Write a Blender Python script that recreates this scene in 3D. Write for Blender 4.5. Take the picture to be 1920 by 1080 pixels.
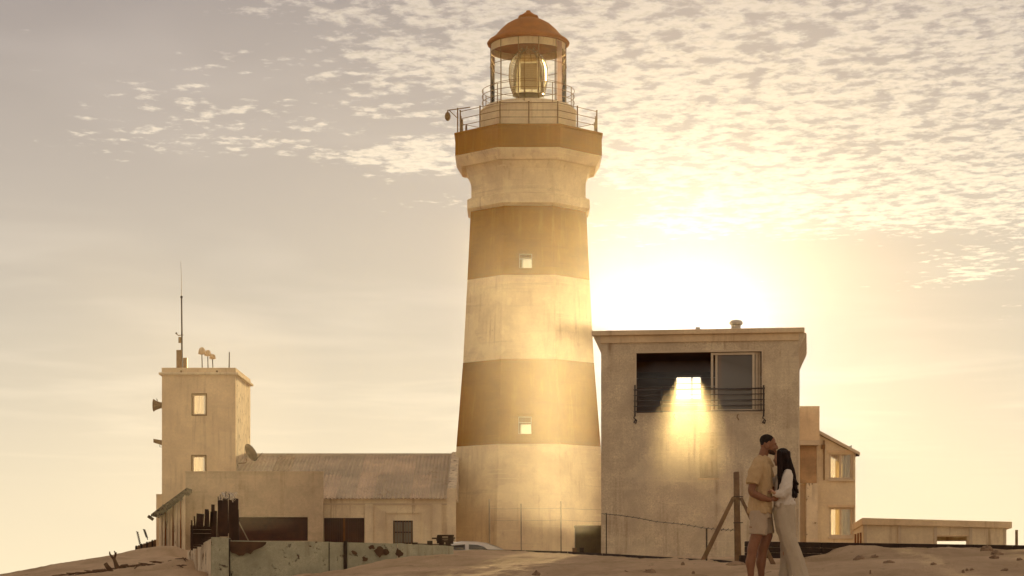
import bpy, bmesh, math, random
import numpy as np
from mathutils import Vector, Matrix, noise
R = math.radians
random.seed(7)
scene = bpy.context.scene
col = scene.collection
for o in list(bpy.data.objects): bpy.data.objects.remove(o)

# ------------------------------------------------------------ camera
F, HZ = 4000.0, 1095.0                 # focal length and horizon row, in pixels of the 1920 px frame
cam = bpy.data.cameras.new('camera'); camo = bpy.data.objects.new('camera', cam); col.objects.link(camo)
cam.sensor_width = 36; cam.lens = 36*F/1920; cam.shift_y = (HZ-540)/1920
cam.clip_start = .5; cam.clip_end = 20000
camo.location = (0, 0, 0); camo.rotation_euler = (R(90), 0, 0)
scene.camera = camo

# ------------------------------------------------------------ light
SUN = Vector(((1290-960)/F, 1, (HZ-655)/F)).normalized()
sun = bpy.data.lights.new('sun', 'SUN'); suno = bpy.data.objects.new('sun', sun); col.objects.link(suno)
sun.energy = 3.0; sun.color = (1, .70, .30); sun.angle = R(.6)
suno.rotation_euler = SUN.to_track_quat('Z', 'Y').to_euler(); suno.location = (10, 60, 40)
HAZE_DENSITY, HAZE_G = .00012, .93

def build_world():
    w = bpy.data.worlds.new('World'); scene.world = w; w.use_nodes = True
    nt = w.node_tree; nt.nodes.clear(); N, L = nt.nodes, nt.links
    def node(t, **k):
        n = N.new(t)
        for a, b in k.items(): setattr(n, a, b)
        return n
    def m(op, a, b=None, c=None, clamp=False):
        n = node('ShaderNodeMath', operation=op, use_clamp=clamp)
        for i, v in enumerate((a, b, c)):
            if v is None: continue
            if isinstance(v, (int, float)): n.inputs[i].default_value = v
            else: L.new(v, n.inputs[i])
        return n.outputs[0]
    def smooth(x, lo, hi):
        n = node('ShaderNodeMapRange', interpolation_type='SMOOTHSTEP')
        for s, v in (('From Min', lo), ('From Max', hi)):
            if isinstance(v, (int, float)): n.inputs[s].default_value = v
            else: L.new(v, n.inputs[s])
        L.new(x, n.inputs['Value']); return n.outputs[0]
    def vm(op, a, b, scale=None):
        n = node('ShaderNodeVectorMath', operation=op)
        for i, v in enumerate((a, b)):
            if v is None: continue
            if isinstance(v, (tuple, list)): n.inputs[i].default_value = v
            else: L.new(v, n.inputs[i])
        if scale is not None:
            if isinstance(scale, (int, float)): n.inputs['Scale'].default_value = scale
            else: L.new(scale, n.inputs['Scale'])
        return n.outputs['Value'] if op in ('DOT_PRODUCT', 'LENGTH') else n.outputs['Vector']
    sky = node('ShaderNodeTexSky', sky_type='NISHITA', sun_disc=False)
    sky.sun_elevation = math.asin(SUN.z); sky.sun_rotation = math.atan2(SUN.x, SUN.y)
    sky.air_density = 1.0; sky.dust_density = 2.0; sky.ozone_density = 1.0; sky.altitude = 0
    tc = node('ShaderNodeTexCoord'); d = tc.outputs['Generated']
    sx = node('ShaderNodeSeparateXYZ'); L.new(d, sx.inputs[0])
    x, y, z = sx.outputs
    # warm, thinly veiled evening sky: the physical sky graded by its height above the horizon
    zc = m('MAXIMUM', z, 0.0)
    ramp = node('ShaderNodeValToRGB'); L.new(zc, ramp.inputs[0])
    cr = ramp.color_ramp
    pts = SKY_RAMP
    cr.elements[0].position, cr.elements[0].color = pts[0][0], (*pts[0][1], 1)
    cr.elements[1].position, cr.elements[1].color = pts[-1][0], (*pts[-1][1], 1)
    for p, c in pts[1:-1]:
        e = cr.elements.new(p); e.color = (*c, 1)
    nish = vm('MULTIPLY', sky.outputs[0], NISH_TINT)
    base = vm('ADD', nish, ramp.outputs[0])
    # glow of the veiled sun through the thin cloud
    dt = vm('DOT_PRODUCT', d, tuple(SUN)); ang = m('ARCCOSINE', m('MINIMUM', dt, .999999))
    for A, S, C in GLOW:
        g = m('MULTIPLY', m('POWER', 2.71828, m('MULTIPLY', m('POWER', m('DIVIDE', ang, S), 1.5), -1)), A)
        base = vm('ADD', base, vm('SCALE', C, None, g))
    # small high clouds on a level sheet
    zz = m('MAXIMUM', z, .03)
    cv = node('ShaderNodeCombineXYZ'); L.new(m('DIVIDE', x, zz), cv.inputs[0]); L.new(m('DIVIDE', y, zz), cv.inputs[1])
    rot = node('ShaderNodeMapping'); L.new(cv.outputs[0], rot.inputs[0]); rot.inputs['Rotation'].default_value = (0, 0, R(12)); rot.inputs['Scale'].default_value = (1.2, .92, 1)
    def nz(vec, scale, detail, rough=.55, dist=0, loc=None):
        n = node('ShaderNodeTexNoise'); n.inputs['Scale'].default_value = scale; n.inputs['Detail'].default_value = detail
        n.inputs['Roughness'].default_value = rough; n.inputs['Distortion'].default_value = dist
        if loc:
            mp = node('ShaderNodeMapping'); mp.inputs['Location'].default_value = loc; L.new(vec, mp.inputs[0]); vec = mp.outputs[0]
        L.new(vec, n.inputs['Vector']); return n.outputs[0]
    V = rot.outputs[0]
    puffs = nz(V, 15.0, 8.0, .66, .1)
    vo = node('ShaderNodeTexVoronoi', feature='SMOOTH_F1'); vo.inputs['Scale'].default_value = 20; vo.inputs['Smoothness'].default_value = .55
    wv = vm('ADD', V, vm('SCALE', node_noise_color(node, L, V, 7.0), None, .11)); L.new(wv, vo.inputs['Vector'])
    cells = m('SUBTRACT', .62, vo.outputs['Distance'])
    tex = m('ADD', m('MULTIPLY', puffs, .98), m('MULTIPLY', cells, .26))
    big = nz(V, 1.5, 3.0, .55, .2, (3.1, 1.7, 0))
    mid = nz(V, 5.0, 2.0, .5, 0, (9.1, 4.7, 0))
    b0 = m('ADD', m('MULTIPLY', m('ADD', x, .04), -.15), .150)
    up = smooth(m('ADD', z, m('MULTIPLY', m('SUBTRACT', big, .5), .10)), b0, m('ADD', b0, .055))
    side = smooth(m('ADD', m('ADD', x, m('MULTIPLY', m('SUBTRACT', z, .2), .75)), m('MULTIPLY', m('SUBTRACT', big, .5), .30)), -.15, .05)
    cover = m('MULTIPLY', up, m('ADD', m('MULTIPLY', side, .72), .26))
    cover = m('ADD', cover, m('MULTIPLY', m('SUBTRACT', mid, .5), .55))
    band = m('MULTIPLY', m('MULTIPLY', m('SUBTRACT', smooth(z, .165, .20), smooth(z, .215, .25)), smooth(x, .02, -.06)), .42)
    cover = m('ADD', cover, m('MULTIPLY', band, smooth(big, .35, .6)))
    th = m('SUBTRACT', .82, m('MULTIPLY', cover, .44))
    dens = smooth(tex, th, m('ADD', th, .21))
    dens = m('MULTIPLY', dens, smooth(z, .10, .145))
    veil = m('MULTIPLY', m('MULTIPLY', smooth(nz(V, .8, 3, .6, .4, (1, 5, 0)), .42, .75), .12), smooth(z, .035, .09))
    lum = m('ADD', m('ADD', 1.0, m('MULTIPLY', dens, CLOUD_GAIN)), veil)
    shade = m('MULTIPLY', dens, m('MULTIPLY', smooth(nz(V, 34, 4, .6), .45, .65), -.24))
    lum = m('ADD', lum, shade)
    outc = vm('MULTIPLY', vm('SCALE', base, None, lum), None) if False else vm('SCALE', base, None, lum)
    tintm = node('ShaderNodeMix', data_type='RGBA'); L.new(dens, tintm.inputs[0])
    tintm.inputs[6].default_value = (1, 1, 1, 1); tintm.inputs[7].default_value = (1.0, .985, .90, 1)
    outc = vm('MULTIPLY', outc, tintm.outputs[2])
    bg = node('ShaderNodeBackground'); L.new(outc, bg.inputs[0]); bg.inputs[1].default_value = .1
    out = node('ShaderNodeOutputWorld'); L.new(bg.outputs[0], out.inputs[0])

def node_noise_color(node, L, V, scale):
    n = node('ShaderNodeTexNoise'); n.inputs['Scale'].default_value = scale; n.inputs['Detail'].default_value = 2
    L.new(V, n.inputs['Vector'])
    s = node('ShaderNodeVectorMath', operation='SUBTRACT'); L.new(n.outputs['Color'], s.inputs[0]); s.inputs[1].default_value = (.5, .5, .5)
    return s.outputs[0]

NISH_TINT = (.014, .017, .022)
SKY_RAMP = [(0.0, (6.47, 5.46, 3.7)), (0.07, (5.12, 4.37, 3.23)), (0.12, (4.07, 3.53, 2.81)), (0.19, (3.32, 2.86, 2.44)), (0.265, (2.44, 2.1, 1.93)), (0.4, (2.44, 2.02, 1.72)), (1, (2.44, 1.97, 1.64))]
GLOW = [(.9, .060, (.45, .8, 1.4)), (7.0, .027, (.85, 1.0, 1.15))]
CLOUD_GAIN = .70
build_world()

vs = scene.view_settings
scene.display_settings.display_device = 'sRGB'
vs.view_transform = 'Standard'; vs.look = 'None'; vs.exposure = .62; vs.gamma = 1; vs.use_curve_mapping = False
scene.render.engine = 'CYCLES'
scene.cycles.max_bounces = 8; scene.cycles.diffuse_bounces = 4; scene.cycles.volume_bounces = 0
scene.cycles.transparent_max_bounces = 64; scene.cycles.use_denoising = True
scene.cycles.sample_clamp_indirect = 6

# ------------------------------------------------------------ materials
def mat(name, c, rough=.85, var=.12, scale=1.5, bump=.2, bscale=25, metal=0, streak=0, streak_col=(.18, .08, .03), patch=None, coat=0, spec=.3, fine=.05, lines=0, repair=0):
    m = bpy.data.materials.new(name); m.use_nodes = True
    nt = m.node_tree; N, L = nt.nodes, nt.links
    b = N['Principled BSDF']; b.inputs['Roughness'].default_value = rough; b.inputs['Metallic'].default_value = metal
    b.inputs['Specular IOR Level'].default_value = spec
    if coat: b.inputs['Coat Weight'].default_value = coat
    tc = N.new('ShaderNodeTexCoord')
    def noise_(s, det=5, ro=.6, sc=None, dist=0):
        n = N.new('ShaderNodeTexNoise'); n.inputs['Scale'].default_value = s; n.inputs['Detail'].default_value = det
        n.inputs['Roughness'].default_value = ro; n.inputs['Distortion'].default_value = dist
        v = tc.outputs['Object']
        if sc:
            mp = N.new('ShaderNodeMapping'); mp.inputs['Scale'].default_value = sc; L.new(v, mp.inputs[0]); v = mp.outputs[0]
        L.new(v, n.inputs['Vector']); return n.outputs[0]
    def ramp(src, lo, hi, a=0., b_=1.):
        n = N.new('ShaderNodeMapRange'); n.inputs['From Min'].default_value = lo; n.inputs['From Max'].default_value = hi
        n.inputs['To Min'].default_value = a; n.inputs['To Max'].default_value = b_; L.new(src, n.inputs[0]); return n.outputs[0]
    def mix(f, a, b_, mode='MIX'):
        n = N.new('ShaderNodeMix'); n.data_type = 'RGBA'; n.blend_type = mode
        if isinstance(f, float): n.inputs[0].default_value = f
        else: L.new(f, n.inputs[0])
        for i, v in ((6, a), (7, b_)):
            if isinstance(v, tuple): n.inputs[i].default_value = (*v, 1)
            else: L.new(v, n.inputs[i])
        return n.outputs[2]
    dark = tuple(v*(1-var*1.6) for v in c); light = tuple(min(.9, v*(1+var*.6)) for v in c)
    colr = mix(ramp(noise_(scale, 6, .62), .3, .7), dark, light)
    if fine:
        colr = mix(ramp(noise_(scale*14, 3, .7), .3, .7, 0, fine*4), colr, tuple(v*.6 for v in c))
    if streak:
        s1 = noise_(1, 4, .6, (5.5, 5.5, .35)); s2 = noise_(.5, 3, .5)
        mm = N.new('ShaderNodeMath'); mm.operation = 'MULTIPLY'; L.new(ramp(s1, .53, .70), mm.inputs[0]); L.new(ramp(s2, .40, .62, 0, streak), mm.inputs[1])
        colr = mix(mm.outputs[0], colr, streak_col)
    if lines:                                             # broken horizontal casting and course marks
        colr = mix(ramp(noise_(1.0, 4, .62, (.22, .22, 4.2)), .60, .68, 0, lines), colr, tuple(v*.55 for v in c))
        colr = mix(ramp(noise_(1.7, 3, .5, (.3, .3, 5)), .62, .70, 0, lines*.8), colr, tuple(min(.9, v*1.2) for v in c))
    if repair:                                            # paler re-plastered areas and small chips
        colr = mix(ramp(noise_(.42, 4, .55, (1, 1, 1.3)), .56, .585, 0, repair), colr, tuple(min(.88, v*1.14) for v in c))
        colr = mix(ramp(noise_(3.4, 7, .75), .665, .70, 0, .75), colr, (c[0]*.45, c[1]*.38, c[2]*.32))
    pm = None
    if patch:
        pc, ps, lo, hi = patch
        pm = ramp(noise_(ps, 8, .74, None, .3), lo, hi); colr = mix(pm, colr, pc)
    L.new(colr, b.inputs['Base Color'])
    if bump:
        bn = N.new('ShaderNodeBump'); bn.inputs['Strength'].default_value = bump; bn.inputs['Distance'].default_value = .02
        hh = noise_(bscale, 5, .65)
        if pm is not None:
            h2 = N.new('ShaderNodeMath'); h2.operation = 'MULTIPLY_ADD'; L.new(pm, h2.inputs[0]); h2.inputs[1].default_value = -1.2; L.new(hh, h2.inputs[2]); hh = h2.outputs[0]
        L.new(hh, bn.inputs['Height']); L.new(bn.outputs[0], b.inputs['Normal'])
    return m

def glass_mat(name, tint=(.9, .92, .9), refl=.12, rough=.02, dirt=0.0, ior=1.5):
    m = bpy.data.materials.new(name); m.use_nodes = True; nt = m.node_tree; N, L = nt.nodes, nt.links
    N.remove(N['Principled BSDF'])
    t = N.new('ShaderNodeBsdfTransparent'); t.inputs[0].default_value = (*tint, 1)
    g = N.new('ShaderNodeBsdfGlossy'); g.inputs['Roughness'].default_value = rough; g.inputs[0].default_value = (.9, .9, .9, 1)
    fr = N.new('ShaderNodeFresnel'); fr.inputs[0].default_value = ior
    ad = N.new('ShaderNodeMath'); ad.operation = 'ADD'; ad.inputs[1].default_value = refl-.04; L.new(fr.outputs[0], ad.inputs[0])
    mx = N.new('ShaderNodeMixShader'); L.new(ad.outputs[0], mx.inputs[0]); L.new(t.outputs[0], mx.inputs[1]); L.new(g.outputs[0], mx.inputs[2])
    last = mx.outputs[0]
    if dirt:
        d = N.new('ShaderNodeBsdfDiffuse'); d.inputs[0].default_value = (.50, .34, .19, 1)
        tr = N.new('ShaderNodeBsdfTranslucent'); tr.inputs[0].default_value = (.7, .55, .36, 1)
        m0 = N.new('ShaderNodeMixShader'); m0.inputs[0].default_value = .6; L.new(d.outputs[0], m0.inputs[1]); L.new(tr.outputs[0], m0.inputs[2])
        m2 = N.new('ShaderNodeMixShader'); m2.inputs[0].default_value = dirt; L.new(last, m2.inputs[1]); L.new(m0.outputs[0], m2.inputs[2]); last = m2.outputs[0]
    L.new(last, N['Material Output'].inputs[0]); return m

def cloth_mat(name, c, trans=.7):
    m = bpy.data.materials.new(name); m.use_nodes = True; nt = m.node_tree; N, L = nt.nodes, nt.links
    N.remove(N['Principled BSDF'])
    tc = N.new('ShaderNodeTexCoord'); mp = N.new('ShaderNodeMapping'); mp.inputs['Scale'].default_value = (9, 9, .6)
    n = N.new('ShaderNodeTexNoise'); n.inputs['Scale'].default_value = 1.4; L.new(tc.outputs['Object'], mp.inputs[0]); L.new(mp.outputs[0], n.inputs[0])
    cr = N.new('ShaderNodeValToRGB'); L.new(n.outputs[0], cr.inputs[0])
    cr.color_ramp.elements[0].color = (c[0]*.7, c[1]*.66, c[2]*.6, 1); cr.color_ramp.elements[1].color = (*c, 1)
    cr.color_ramp.elements[0].position = .35; cr.color_ramp.elements[1].position = .6
    t = N.new('ShaderNodeBsdfTranslucent'); d = N.new('ShaderNodeBsdfDiffuse')
    L.new(cr.outputs[0], t.inputs[0]); L.new(cr.outputs[0], d.inputs[0])
    mx = N.new('ShaderNodeMixShader'); mx.inputs[0].default_value = trans; L.new(d.outputs[0], mx.inputs[1]); L.new(t.outputs[0], mx.inputs[2])
    tp = N.new('ShaderNodeBsdfTransparent'); m2 = N.new('ShaderNodeMixShader'); m2.inputs[0].default_value = .5
    L.new(mx.outputs[0], m2.inputs[1]); L.new(tp.outputs[0], m2.inputs[2]); L.new(m2.outputs[0], N['Material Output'].inputs[0]); return m

CREAM = (.74, .55, .34)
M = dict(
    tower_white=mat('tower_white_paint', (.88, .66, .42), .8, .2, .7, .35, 12, streak=.7, streak_col=(.45, .29, .15), fine=.08, lines=.35, repair=.28),
    tower_brown=mat('tower_haze_brown', (.31, .115, .001), .95, .22, .5, .3, 12, streak=.6, streak_col=(.38, .17, .015), spec=.02, lines=.25, repair=0),  # golden haze tint put into the brown of the bands
    dome=mat('dome_red_paint', (.36, .10, .002), .8, .2, 2, .15, 30),
    rail=mat('rail_brown_metal', (.24, .12, .035), .6, .2, 8, .1, 40),
    metal=mat('grey_metal', (.30, .22, .14), .5, .15, 6, .1, 40, metal=.4),
    dark_metal=mat('dark_metal', (.07, .045, .03), .55, .2, 8, .1, 40, metal=.3),
    plaster=mat('white_plaster', (.88, .68, .45), .9, .18, .9, .5, 18, streak=.8, streak_col=(.34, .20, .10), fine=.1, lines=.15, repair=.3),
    rough_plaster=mat('rough_cast_plaster', (.85, .65, .44), .95, .26, 1.6, 1.0, 17, streak=.8, streak_col=(.28, .16, .09), fine=.25, lines=.2, repair=.22),
    plaster_warm=mat('tan_plaster', (.86, .62, .38), .9, .18, .8, .4, 20, streak=.6, streak_col=(.34, .2, .1), fine=.1, lines=.12, repair=.25),
    plaster_dull=mat('dull_grey_plaster', (.62, .47, .30), .9, .2, .8, .4, 20, streak=.7, streak_col=(.28, .17, .09), fine=.12, lines=.15, repair=.3),
    plaster_peel=mat('peeling_white_plaster', (.84, .67, .47), .9, .2, 1.5, .6, 18, streak=.9, streak_col=(.2, .11, .05), patch=((.22, .13, .06), 2.6, .56, .62)),
    trim=mat('pale_trim', (.66, .52, .36), .8, .1, 2, .2, 30),
    sheet=mat('weathered_roof_sheet', (.60, .475, .33), .75, .2, .7, .15, 30, streak=.6, streak_col=(.30, .16, .07)),
    sheet_b=mat('rust_stained_roof_sheet', (.52, .39, .25), .8, .25, .9, .15, 30, streak=.9, streak_col=(.26, .12, .05)),
    sheet_c=mat('pale_roof_sheet', (.72, .55, .38), .75, .2, .9, .15, 30, streak=.5, streak_col=(.34, .2, .1)),
    green=mat('peeling_green_paint', (.54, .50, .34), .9, .28, 2.6, .9, 14, patch=((.15, .085, .05), 5.0, .60, .64), streak=.9, streak_col=(.16, .09, .05), fine=.2),
    raw=mat('raw_brown_render', (.12, .06, .03), .95, .3, 4, .9, 14),
    rust=mat('rusty_sheet', (.06, .024, .011), .85, .35, 4, .5, 30),
    garage=mat('dark_brown_door', (.085, .028, .010), .6, .25, 3, .1, 20),
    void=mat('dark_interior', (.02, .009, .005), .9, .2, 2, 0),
    room=mat('room_brown_boards', (.24, .085, .018), .95, .25, 1.5, .2, 20),
    timber=mat('weathered_timber', (.24, .135, .065), .9, .3, 7, .5, 40, streak=.8, streak_col=(.10, .055, .03)),
    kerb=mat('old_dark_timber', (.055, .03, .018), .9, .35, 5, .6, 25),
    stone=mat('sandy_rubble', (.36, .235, .14), .95, .3, 12, .6, 40),
    drift=mat('driftwood', (.16, .085, .04), .9, .3, 20, .5, 50),
    bin=mat('olive_ribbed_metal', (.15, .11, .055), .7, .25, 3, .2, 30),
    car=mat('white_car_paint', (.74, .68, .60), .28, .03, 1, 0, coat=.8, spec=.5),
    car_glass=mat('car_glass_dark', (.05, .035, .02), .08, .0, 1, 0, spec=.9, fine=0),
    windscreen=mat('windscreen_glass', (.5, .47, .42), .1, .0, 1, 0, spec=1.0, coat=1, fine=0),
    tyre=mat('black_rubber', (.03, .03, .03), .9, .1, 5, 0),
    ceramic=mat('pale_vent', (.62, .55, .45), .6, .1, 5, .1, 30),
    skin_man=mat('skin_tan', (.27, .115, .055), .55, .10, 12, .05, 90, fine=.02),
    skin_woman=mat('skin_light', (.46, .25, .15), .55, .08, 12, .05, 90, fine=.02),
    hair_black=mat('black_short_hair', (.024, .011, .006), .95, .3, 60, .6, 220),
    hair_long=mat('dark_brown_long_hair', (.022, .008, .004), .6, .5, 14, .7, 60, streak=.6, streak_col=(.06, .022, .010), spec=.15),
    shirt=mat('tan_linen_shirt', (.56, .37, .19), .92, .1, 5, .3, 160),
    shorts=mat('beige_shorts', (.50, .37, .255), .92, .1, 5, .3, 160),
    blouse=mat('white_satin_blouse', (.70, .60, .50), .6, .08, 5, .15, 60),
    trousers=mat('light_grey_trousers', (.52, .41, .29), .9, .08, 6, .3, 200),
    glass=glass_mat('window_glass', (.99, .94, .80), .05),
    lantern_glass=glass_mat('lantern_glass', (.995, .985, .94), .04, ior=1.12),
    door_glass=glass_mat('dusty_sliding_glass', (.50, .36, .22), .08, .06, dirt=.35),
    lens=glass_mat('lens_glass', (.98, .95, .80), .10, .10, dirt=.10, ior=1.25),
    red_pane=glass_mat('red_tinted_pane', (.9, .55, .4), .08, .05, dirt=.35),
    curtain=cloth_mat('sunlit_net_curtain', (.85, .70, .42)),
)
def two_sided_wave(m): return m

# ------------------------------------------------------------ mesh helpers
def P(px, py, D): return Vector(((px-960)*D/F, D, (HZ-py)*D/F))
class MB:
    def __init__(s): s.v = []; s.f = []
    def vert(s, p): s.v.append(tuple(p)); return len(s.v)-1
    def face(s, ps): s.f.append([s.vert(p) for p in ps])
    def box(s, c, size, rot=None):
        c = Vector(c); hx, hy, hz = [q/2 for q in size]
        i = len(s.v)
        for x in (-hx, hx):
            for y in (-hy, hy):
                for z in (-hz, hz):
                    p = Vector((x, y, z))
                    if rot is not None: p = rot @ p
                    s.v.append(tuple(c+p))
        for f in ((0,1,3,2),(4,6,7,5),(0,4,5,1),(2,3,7,6),(0,2,6,4),(1,5,7,3)): s.f.append([i+k for k in f])
        return s
    def frame_box(s, fr, u0, u1, w0, w1, z0, z1):       # box in a building's own frame
        pts = [fr(u, w, z) for u in (u0, u1) for w in (w0, w1) for z in (z0, z1)]
        i = len(s.v); s.v += [tuple(p) for p in pts]
        for f in ((0,1,3,2),(4,6,7,5),(0,4,5,1),(2,3,7,6),(0,2,6,4),(1,5,7,3)): s.f.append([i+k for k in f])
        return s
    def bar(s, a, b, w, h=None, up=(0, 0, 1)):
        a, b = Vector(a), Vector(b); h = h or w; d = (b-a); L = d.length; d.normalize()
        up = Vector(up)
        if abs(d.dot(up)) > .98: up = Vector((0, 1, 0))
        x = d.cross(up).normalized(); y = x.cross(d).normalized()
        rot = Matrix((x, y, d)).transposed()
        return s.box((a+b)/2, (w, h, L), rot)
    def tube(s, pts, r, n=6, caps=True):
        pts = [Vector(p) for p in pts]; rr = r if isinstance(r, (list, tuple)) else [r]*len(pts)
        rings = []; prev = None
        for k, p in enumerate(pts):
            d = (pts[min(k+1, len(pts)-1)]-pts[max(k-1, 0)]).normalized()
            if prev is None:
                up = Vector((0, 0, 1)) if abs(d.z) < .9 else Vector((0, 1, 0)); x = d.cross(up).normalized()
            else:
                x = (prev - d*prev.dot(d)).normalized()
            prev = x; y = d.cross(x)
            i = len(s.v)
            for q in range(n):
                a = 2*math.pi*q/n; s.v.append(tuple(p+(x*math.cos(a)+y*math.sin(a))*rr[k]))
            rings.append(i)
        for k in range(len(rings)-1):
            for q in range(n):
                a, b = rings[k], rings[k+1]; s.f.append([a+q, a+(q+1) % n, b+(q+1) % n, b+q])
        if caps:
            s.f.append([rings[0]+q for q in range(n)][::-1]); s.f.append([rings[-1]+q for q in range(n)])
        return s
    def lathe(s, c, prof, n=32, cap=True, rot=None, a0=0, ang=2*math.pi):
        c = Vector(c); rings = []; closed = abs(ang-2*math.pi) < 1e-6; cnt = n if closed else n+1
        for r, z in prof:
            i = len(s.v)
            for q in range(cnt):
                a = a0+ang*q/n; p = Vector((r*math.cos(a), r*math.sin(a), z))
                if rot is not None: p = rot @ p
                s.v.append(tuple(c+p))
            rings.append(i)
        for k in range(len(rings)-1):
            a, b = rings[k], rings[k+1]
            for q in range(n): s.f.append([a+q, a+(q+1) % cnt, b+(q+1) % cnt, b+q])
        if cap and closed: s.f.append([rings[0]+q for q in range(n)][::-1]); s.f.append([rings[-1]+q for q in range(n)])
        return s
    def prism(s, poly, ext):
        poly = [Vector(p) for p in poly]; ext = Vector(ext); n = len(poly); i = len(s.v)
        s.v += [tuple(p) for p in poly]+[tuple(p+ext) for p in poly]
        s.f.append([i+k for k in range(n)]); s.f.append([i+n+k for k in range(n)][::-1])
        for k in range(n): s.f.append([i+k, i+n+k, i+n+(k+1) % n, i+(k+1) % n])
        return s
    def wall(s, fr, u0, u1, z0, z1, w0, w1, holes=()):  # wall panel with rectangular openings, real thickness
        us = sorted({u0, u1, *[h[0] for h in holes], *[h[1] for h in holes]})
        zs = sorted({z0, z1, *[h[2] for h in holes], *[h[3] for h in holes]})
        us = [u for u in us if u0 <= u <= u1]; zs = [z for z in zs if z0 <= z <= z1]
        def solid(i, j):
            if i < 0 or j < 0 or i >= len(us)-1 or j >= len(zs)-1: return False
            u, z = (us[i]+us[i+1])/2, (zs[j]+zs[j+1])/2
            return not any(h[0] < u < h[1] and h[2] < z < h[3] for h in holes)
        for i in range(len(us)-1):
            for j in range(len(zs)-1):
                if not solid(i, j): continue
                a, b, c, d = us[i], us[i+1], zs[j], zs[j+1]
                s.face([fr(a, w0, c), fr(b, w0, c), fr(b, w0, d), fr(a, w0, d)])
                s.face([fr(a, w1, c), fr(a, w1, d), fr(b, w1, d), fr(b, w1, c)])
                if not solid(i-1, j): s.face([fr(a, w0, c), fr(a, w0, d), fr(a, w1, d), fr(a, w1, c)])
                if not solid(i+1, j): s.face([fr(b, w0, c), fr(b, w1, c), fr(b, w1, d), fr(b, w0, d)])
                if not solid(i, j-1): s.face([fr(a, w0, c), fr(a, w1, c), fr(b, w1, c), fr(b, w0, c)])
                if not solid(i, j+1): s.face([fr(a, w0, d), fr(b, w0, d), fr(b, w1, d), fr(a, w1, d)])
        return s

def world_loc(o):
    v = Vector(o.location)
    while o.parent: o = o.parent; v += Vector(o.location)
    return v
def tag(o, label=None, cat=None, group=None, kind=None):
    for k, v in (('label', label), ('category', cat), ('group', group), ('kind', kind)):
        if v: o[k] = v
    return o
def thing(name, loc, label, cat, group=None):
    o = bpy.data.objects.new(name, None); col.objects.link(o); o.location = loc; o.empty_display_size = .2
    return tag(o, label, cat, group)
def obj(name, mb, m, parent=None, smooth=False, merge=True, base=None, bevel=0):
    me = bpy.data.meshes.new(name)
    v = np.array(mb.v, dtype=float)
    off = world_loc(parent) if parent else Vector((0, 0, 0))
    if parent is None and base is None:
        base = Vector(((v[:, 0].min()+v[:, 0].max())/2, (v[:, 1].min()+v[:, 1].max())/2, v[:, 2].min()))
    if parent is None: off = Vector(base)
    me.from_pydata([tuple(q) for q in (v-np.array(off))], [], mb.f)
    if merge or bevel:
        bm = bmesh.new(); bm.from_mesh(me); bmesh.ops.remove_doubles(bm, verts=bm.verts, dist=1e-4)
        bmesh.ops.recalc_face_normals(bm, faces=bm.faces)
        if bevel:
            es = [e for e in bm.edges if len(e.link_faces) == 2 and e.calc_face_angle(0) > .5]
            bmesh.ops.bevel(bm, geom=es, offset=bevel, segments=1, affect='EDGES', clamp_overlap=True)
        bm.to_mesh(me); bm.free()
    me.materials.append(m)
    if smooth:
        me.polygons.foreach_set('use_smooth', [True]*len(me.polygons))
    me.update()
    o = bpy.data.objects.new(name, me); col.objects.link(o)
    if parent: o.parent = parent
    else: o.location = off
    return o

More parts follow.
